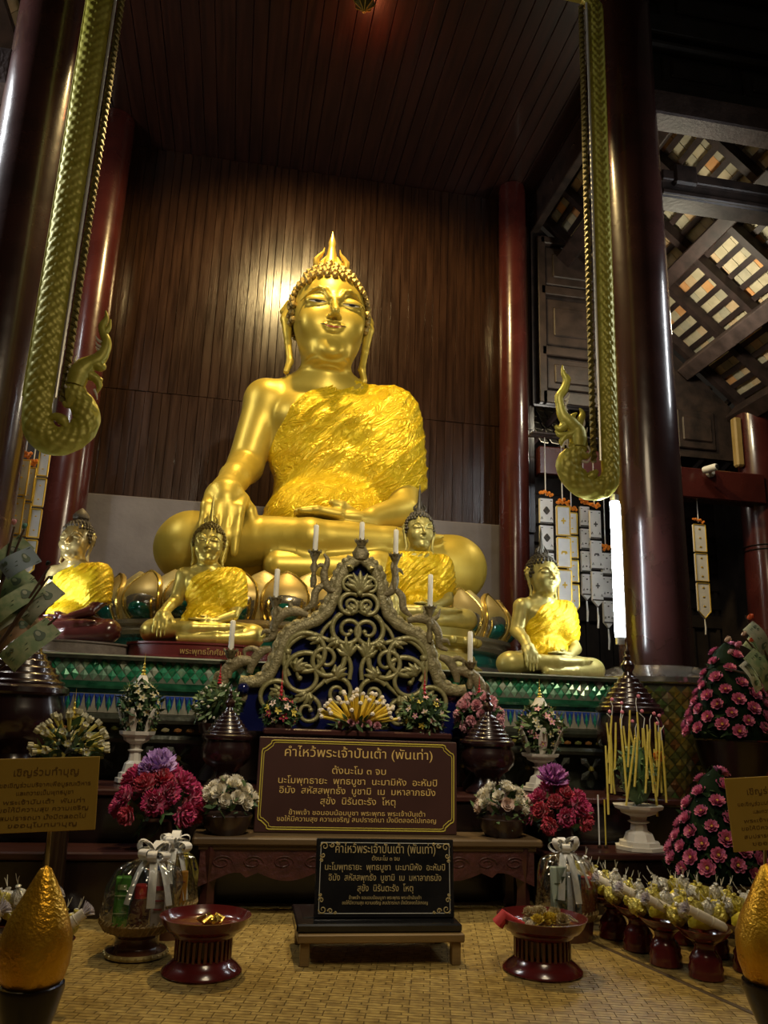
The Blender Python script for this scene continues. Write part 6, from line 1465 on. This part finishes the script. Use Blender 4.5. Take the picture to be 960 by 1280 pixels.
# ---- gold foil jars on black goblets, each with a notice on a stick
M_foil = mat('gold_foil', (.68, .33, .018), .30, .7, c2=(.80, .46, .035), ns=14, bump=.24, bs=130, rvar=.12)
M_notice = mat('gold_notice', (.50, .32, .055), .40, .2, c2=(.55, .36, .07), ns=5); M_nink2 = mat('brown_ink', (.16, .085, .015), .6); M_stick = mat('bamboo_stick', (.35, .25, .08), .5)
def foil_jar(lab, lab2, lab3, x, Y, ytip, ybot, rpx, sign_tl, sign_w, sign_h, sgn_rot, xs_):
    b = at(x, ybot, Y); tp = at(x, ytip, Y); s_ = spx(b); R = rpx*s_; H = tp.z-b.z
    st = thing('goblet_stand', lab3, 'stand', (b.x, Y, FZ), 0, 'black goblet stands'); z = b.z-FZ
    MB().lathe([(0, 0), (R*.9, 0), (R*.95, .012), (R*.6, .03), (R*.32, .06), (R*.30, z*.45), (R*.45, z*.6), (R*.75, z*.82), (R*.92, z-.012), (R*.90, z), (R*.84, z-.004), (0, z-.008)], seg=40).build('goblet', M_black, st, smooth=45)
    t = thing('foil_jar', lab, 'jar', (b.x, Y, b.z-.002), 0, 'gold foil jars'); rnd = random.Random(int(x)); ph = [rnd.uniform(0, 6) for _ in range(5)]
    MB().lathe([(0, 0), (R*.74, 0), (R*.84, H*.04), (R*.95, H*.16), (R*1.0, H*.30), (R*.97, H*.40), (R*.84, H*.53), (R*.66, H*.66), (R*.46, H*.79), (R*.28, H*.90), (R*.16, H*.97), (0, H)], seg=64,
               fn=lambda a, z_: 1+.012*math.sin(5*a+ph[0]+30*z_)+.010*math.sin(9*a+ph[1]-50*z_)+.008*math.sin(14*a+ph[2]+90*z_)).build('foil_body', M_foil, t, smooth=60)
    n = thing('donation_notice', lab2, 'sign', (b.x, Y, b.z+H-.01), 0, 'gold notices on sticks')
    c = at(sign_tl[0]+sign_w/2, sign_tl[1]+sign_h/2, Y-.01); w_, h_ = sign_w*s_, sign_h*s_; lc = c-n.location
    rr_ = (0, math.radians(-sgn_rot), 0)
    MB().tube([(0, .006, 0), (lc.x*.25+.0, .006, lc.z-h_*.2)], .0042, 8).build('stick', M_stick, n)
    pl = MB().box((0, 0, 0), (w_, .004, h_), bev=.001).build('panel', M_notice, n, loc=lc, rot=rr_); k_ = w_/135
    lines = [('เชิญร่วมทำบุญ', .021, .28, 80), ('ขอเชิญร่วมบริจาคเพื่อบูรณะวิหาร', .012, .13, 112), ('และถวายเป็นพุทธบูชา', .012, .02, 70), ('พระเจ้าปันเต้า  พันเท่า', .012, -.10, 100), ('ขอให้มีความสุข ความเจริญ', .012, -.20, 110), ('สมปรารถนา มั่งมีตลอดไป', .012, -.31, 105), ('ขออนุโมทนาบุญ', .012, -.41, 84)]
    for body_, sz, zz, wd in lines: text_mesh('lettering', body_, sz, M_nink2, pl, (xs_, -.0022, zz*h_-.003), (PI/2, 0, 0), width=wd*k_, extrude=.0003)
foil_jar('gold foil jar on a black goblet by the green box basket', 'gold notice on a stick rising from the foil jar near the carnations', 'black goblet stand under the gold foil jar nearest the gift baskets', 39, 1.95, 1080, 1229, 44, (-14, 947), 136, 92, 3.0, .004)
foil_jar('gold foil jar at the end of the red tray row', 'gold notice on a stick before the cone of pink blooms', 'black goblet stand under the foil jar by the red trays', 970, 1.95, 1078, 1228, 44, (902, 970), 134, 90, 4.0, .004)

# ---- red trays with rolls, yellow cloth and wrapped packets
M_tray = MATS['red_lacquer']; M_roll = mat('white_roll', (.62, .58, .50), .6, c2=(.70, .66, .60), ns=20, bump=.1, bs=60); M_fr = mat('lilac_fringe', (.46, .43, .52), .6, c2=(.58, .55, .62), ns=40)
M_ycl = mat('yellow_cloth', (.62, .52, .02), .55, c2=(.72, .62, .06), ns=12, bump=.3, bs=60); M_clear = mat('silver_wrap', (.74, .73, .68), .14, .3, c2=(.5, .5, .46), ns=40, bump=1.0, bs=55); M_gwrap = mat('gilt_wrap', (.66, .58, .10), .16, .35, c2=(.5, .44, .12), ns=40, bump=1.0, bs=55); M_bw = mat('thread', (.6, .58, .5), .6)
TR = {}
def tray(lab, loc, h=.17, r=.10, foot=True):
    t = thing('offering_tray', lab, 'tray', loc, 0, 'red offering trays')
    if 'tray' not in TR:
        TR['tray'] = MB().lathe([(0, .128), (.058, .130), (.082, .146), (.098, .166), (.101, .170), (.097, .171), (.080, .154), (.055, .142), (0, .140)], seg=40).build('dish', M_tray, t, smooth=45).data
        TR['foot'] = MB().lathe([(0, 0), (.058, 0), (.063, .006), (.061, .022), (.063, .036), (.057, .05), (.059, .064), (.049, .082), (.037, .098), (.038, .114), (.050, .126), (0, .131)], seg=36).build('foot', M_tray, t, smooth=45).data
    else: link('dish', TR['tray'], t); link('foot', TR['foot'], t)
    return t
def roll(lab, loc, d, grp='paper rolls on the trays'):
    t = thing('paper_roll', lab, 'offering', loc, 0, grp); t.rotation_mode = 'QUATERNION'; t.rotation_quaternion = Vector(d).to_track_quat('Z', 'Y')
    if 'roll' not in TR:
        m = MB(); m.lathe([(0, 0), (.012, 0), (.0175, .012), (.0185, .05), (.017, .06), (.0185, .07), (.0185, .115), (.0165, .125), (.0170, .15), (0, .152)], seg=16); TR['roll'] = m.build('rolled_paper', M_roll, t, smooth=50).data
        b = MB()
        for z in (.058, .12): b.lathe([(.0178, z-.003), (.0196, z), (.0178, z+.003)], seg=16, cap=False)
        TR['band'] = b.build('thread_band', M_bw, t).data
        f = MB(); rl_ = random.Random(1)
        for i in range(40):
            a = rl_.uniform(0, 6.28); q = rl_.uniform(.2, 1); f.tube([(0, 0, .14), (.014*q*math.cos(a), .014*q*math.sin(a), .158), (.030*q*math.cos(a), .030*q*math.sin(a), .172+.01*(1-q))], [.004, .004, .0015], 4)
        TR['fr'] = f.build('fringe', M_fr, t).data
    else: link('rolled_paper', TR['roll'], t); link('thread_band', TR['band'], t); link('fringe', TR['fr'], t)
def pouch(lab, loc, rz, s_=1.):
    t = thing('yellow_cloth_pouch', lab, 'offering', loc, rz, 'yellow cloth pouches on the trays', s_)
    if 'pouch' not in TR:
        m = MB(); V, F = ico(3); vs = []
        for v in V:
            k_ = 1+.10*math.sin(7*v.x+3)*math.sin(6*v.y)+.07*math.sin(13*v.x+9*v.y); vs.append((v.x*.046*k_, v.y*.032*k_, max(-.012, v.z*.030*k_)+.010))
        m.add(vs, F); TR['pouch'] = m.build('cloth', M_ycl, t, smooth=60).data
        q = MB(); q.box((.005, -.020, .030), (.028, .022, .004), rot=(.6, .1, .3), bev=.001); TR['slip'] = q.build('white_slip', M_roll, t).data
    else: link('cloth', TR['pouch'], t); link('white_slip', TR['slip'], t)
def packet(lab, loc, d, gold, s_=1.):
    t = thing('wrapped_bud', lab, 'offering', loc, 0, 'clear wrapped buds on the trays', s_); t.rotation_mode = 'QUATERNION'; t.rotation_quaternion = Vector(d).to_track_quat('Z', 'Y'); k_ = 'pk%d' % gold
    if k_ not in TR:
        m = MB(); rl_ = random.Random(4+gold); m.lathe([(0, 0), (.014, .004), (.026, .020), (.030, .040), (.026, .058), (.015, .074), (.005, .082), (.010, .092), (.002, .096)], seg=20, fn=lambda a, z: 1+.13*math.sin(5*a+60*z)+.10*math.sin(8*a-90*z)); 
        for i in range(4): m.ball((.011*math.cos(i*1.6), .011*math.sin(i*1.6), .03+.01*i), .011, 1)
        TR[k_] = m.build('wrap', M_gwrap if gold else M_clear, t, smooth=25).data
        w_ = MB(); w_.tube([(0, 0, .10), (.003, .002, .122), (.006, .004, .128)], [.0014, .0011, .0007], 5); w_.tube([(0, 0, .10), (-.004, .0, .12), (-.007, .003, .137)], [.0016, .0014, .0010], 5); TR[k_+'w'] = w_.build('stem_wire', M_bw, t).data
    else: link('wrap', TR[k_], t); link('stem_wire', TR[k_+'w'], t)
front = [(893, 1228), (841, 1211), (806, 1192), (774, 1176)]
ORD = ['closest to the gold foil jar', 'second from the foil jar', 'third from the foil jar', 'fourth from the foil jar']
spots = []
for (x, y), o_ in zip(front, ORD): a = at(x, y, Z=FZ); spots.append((a.x, a.y+.05, 'red offering tray %s in the front row' % o_, 1, o_+' in the front row'))
a = at(737, 1165, Z=FZ); spots.append((a.x+.03, 3.865, 'red offering tray at the far end next to the basket with white bow', 1, 'at the far end by the basket'))
names2 = ['closest to the foil jar', 'second', 'third', 'fourth', 'fifth', 'sixth']
for k_ in range(3): spots.append((2.04-.025*k_, 3.10+.205*k_, 'red offering tray %s along the back row below the pinks' % names2[k_], 2, '%s along the back row' % names2[k_]))
for k_ in range(2): spots.append((2.24, 3.04+.205*k_, 'red offering tray %s in the hindmost row by the cone stand' % names2[k_], 3, '%s in the third row' % names2[k_]))
spots += [(-.54, 2.98, 'red offering tray just behind the gold foil jar and notice', 4, 'just behind the foil jar and notice'), (-.80, 3.02, 'red offering tray cut by the frame beyond the foil jar', 4, 'cut by the frame beyond the foil jar'), (-.68, 3.24, 'red offering tray standing back toward the carnations and ledge', 4, 'standing back toward the carnations')]
rnd = random.Random(19)
for (x, y, lab, row, nm) in spots:
    tray(lab, (x, y, FZ)); z = FZ+.158; wb = 'clear silver or gilt wrapped bud lying on the red trays'
    if row == 1:
        roll('white paper roll with lilac fringe on tray '+nm.replace(' in the front row', ', front row').replace(' the far end', ' far end'), (x+.045, y-.075, z+.026), (-.86, .12, .40))
        pouch('yellow cloth pouch on tray '+nm, (x-.01, y-.015, z+.020), rnd.uniform(-.4, .4), 1.25)
    elif row == 4:
        roll('white paper roll with lilac fringe on tray '+nm.replace(' in the front row', ', front row').replace(' the far end', ' far end'), (x+.01, y-.08, z+.012), (.72, .10, .55)); pouch('yellow cloth pouch on tray '+nm, (x-.0, y+.02, z+.014), rnd.uniform(-.4, .4), 1.3)
    else:
        pouch('yellow cloth pouch on tray '+nm, (x-.02, y-.045, z+.012), rnd.uniform(-.5, .5), 1.35)
    n = 8
    for i in range(n):
        a_ = -.5+2*PI*i/n+rnd.uniform(-.3, .3); rr = .058 if i < 5 else .026; zz = .014 if i < 5 else .046; gold = 1 if (i % 2 == 0) else 0
        packet(wb, (x+rr*math.cos(a_), y+.024+rr*math.sin(a_)*.8, z-.002+zz), (.5*math.cos(a_)-.2, .4*math.sin(a_)+.1, rnd.uniform(.45, .9)), gold, rnd.uniform(.85, 1.1))
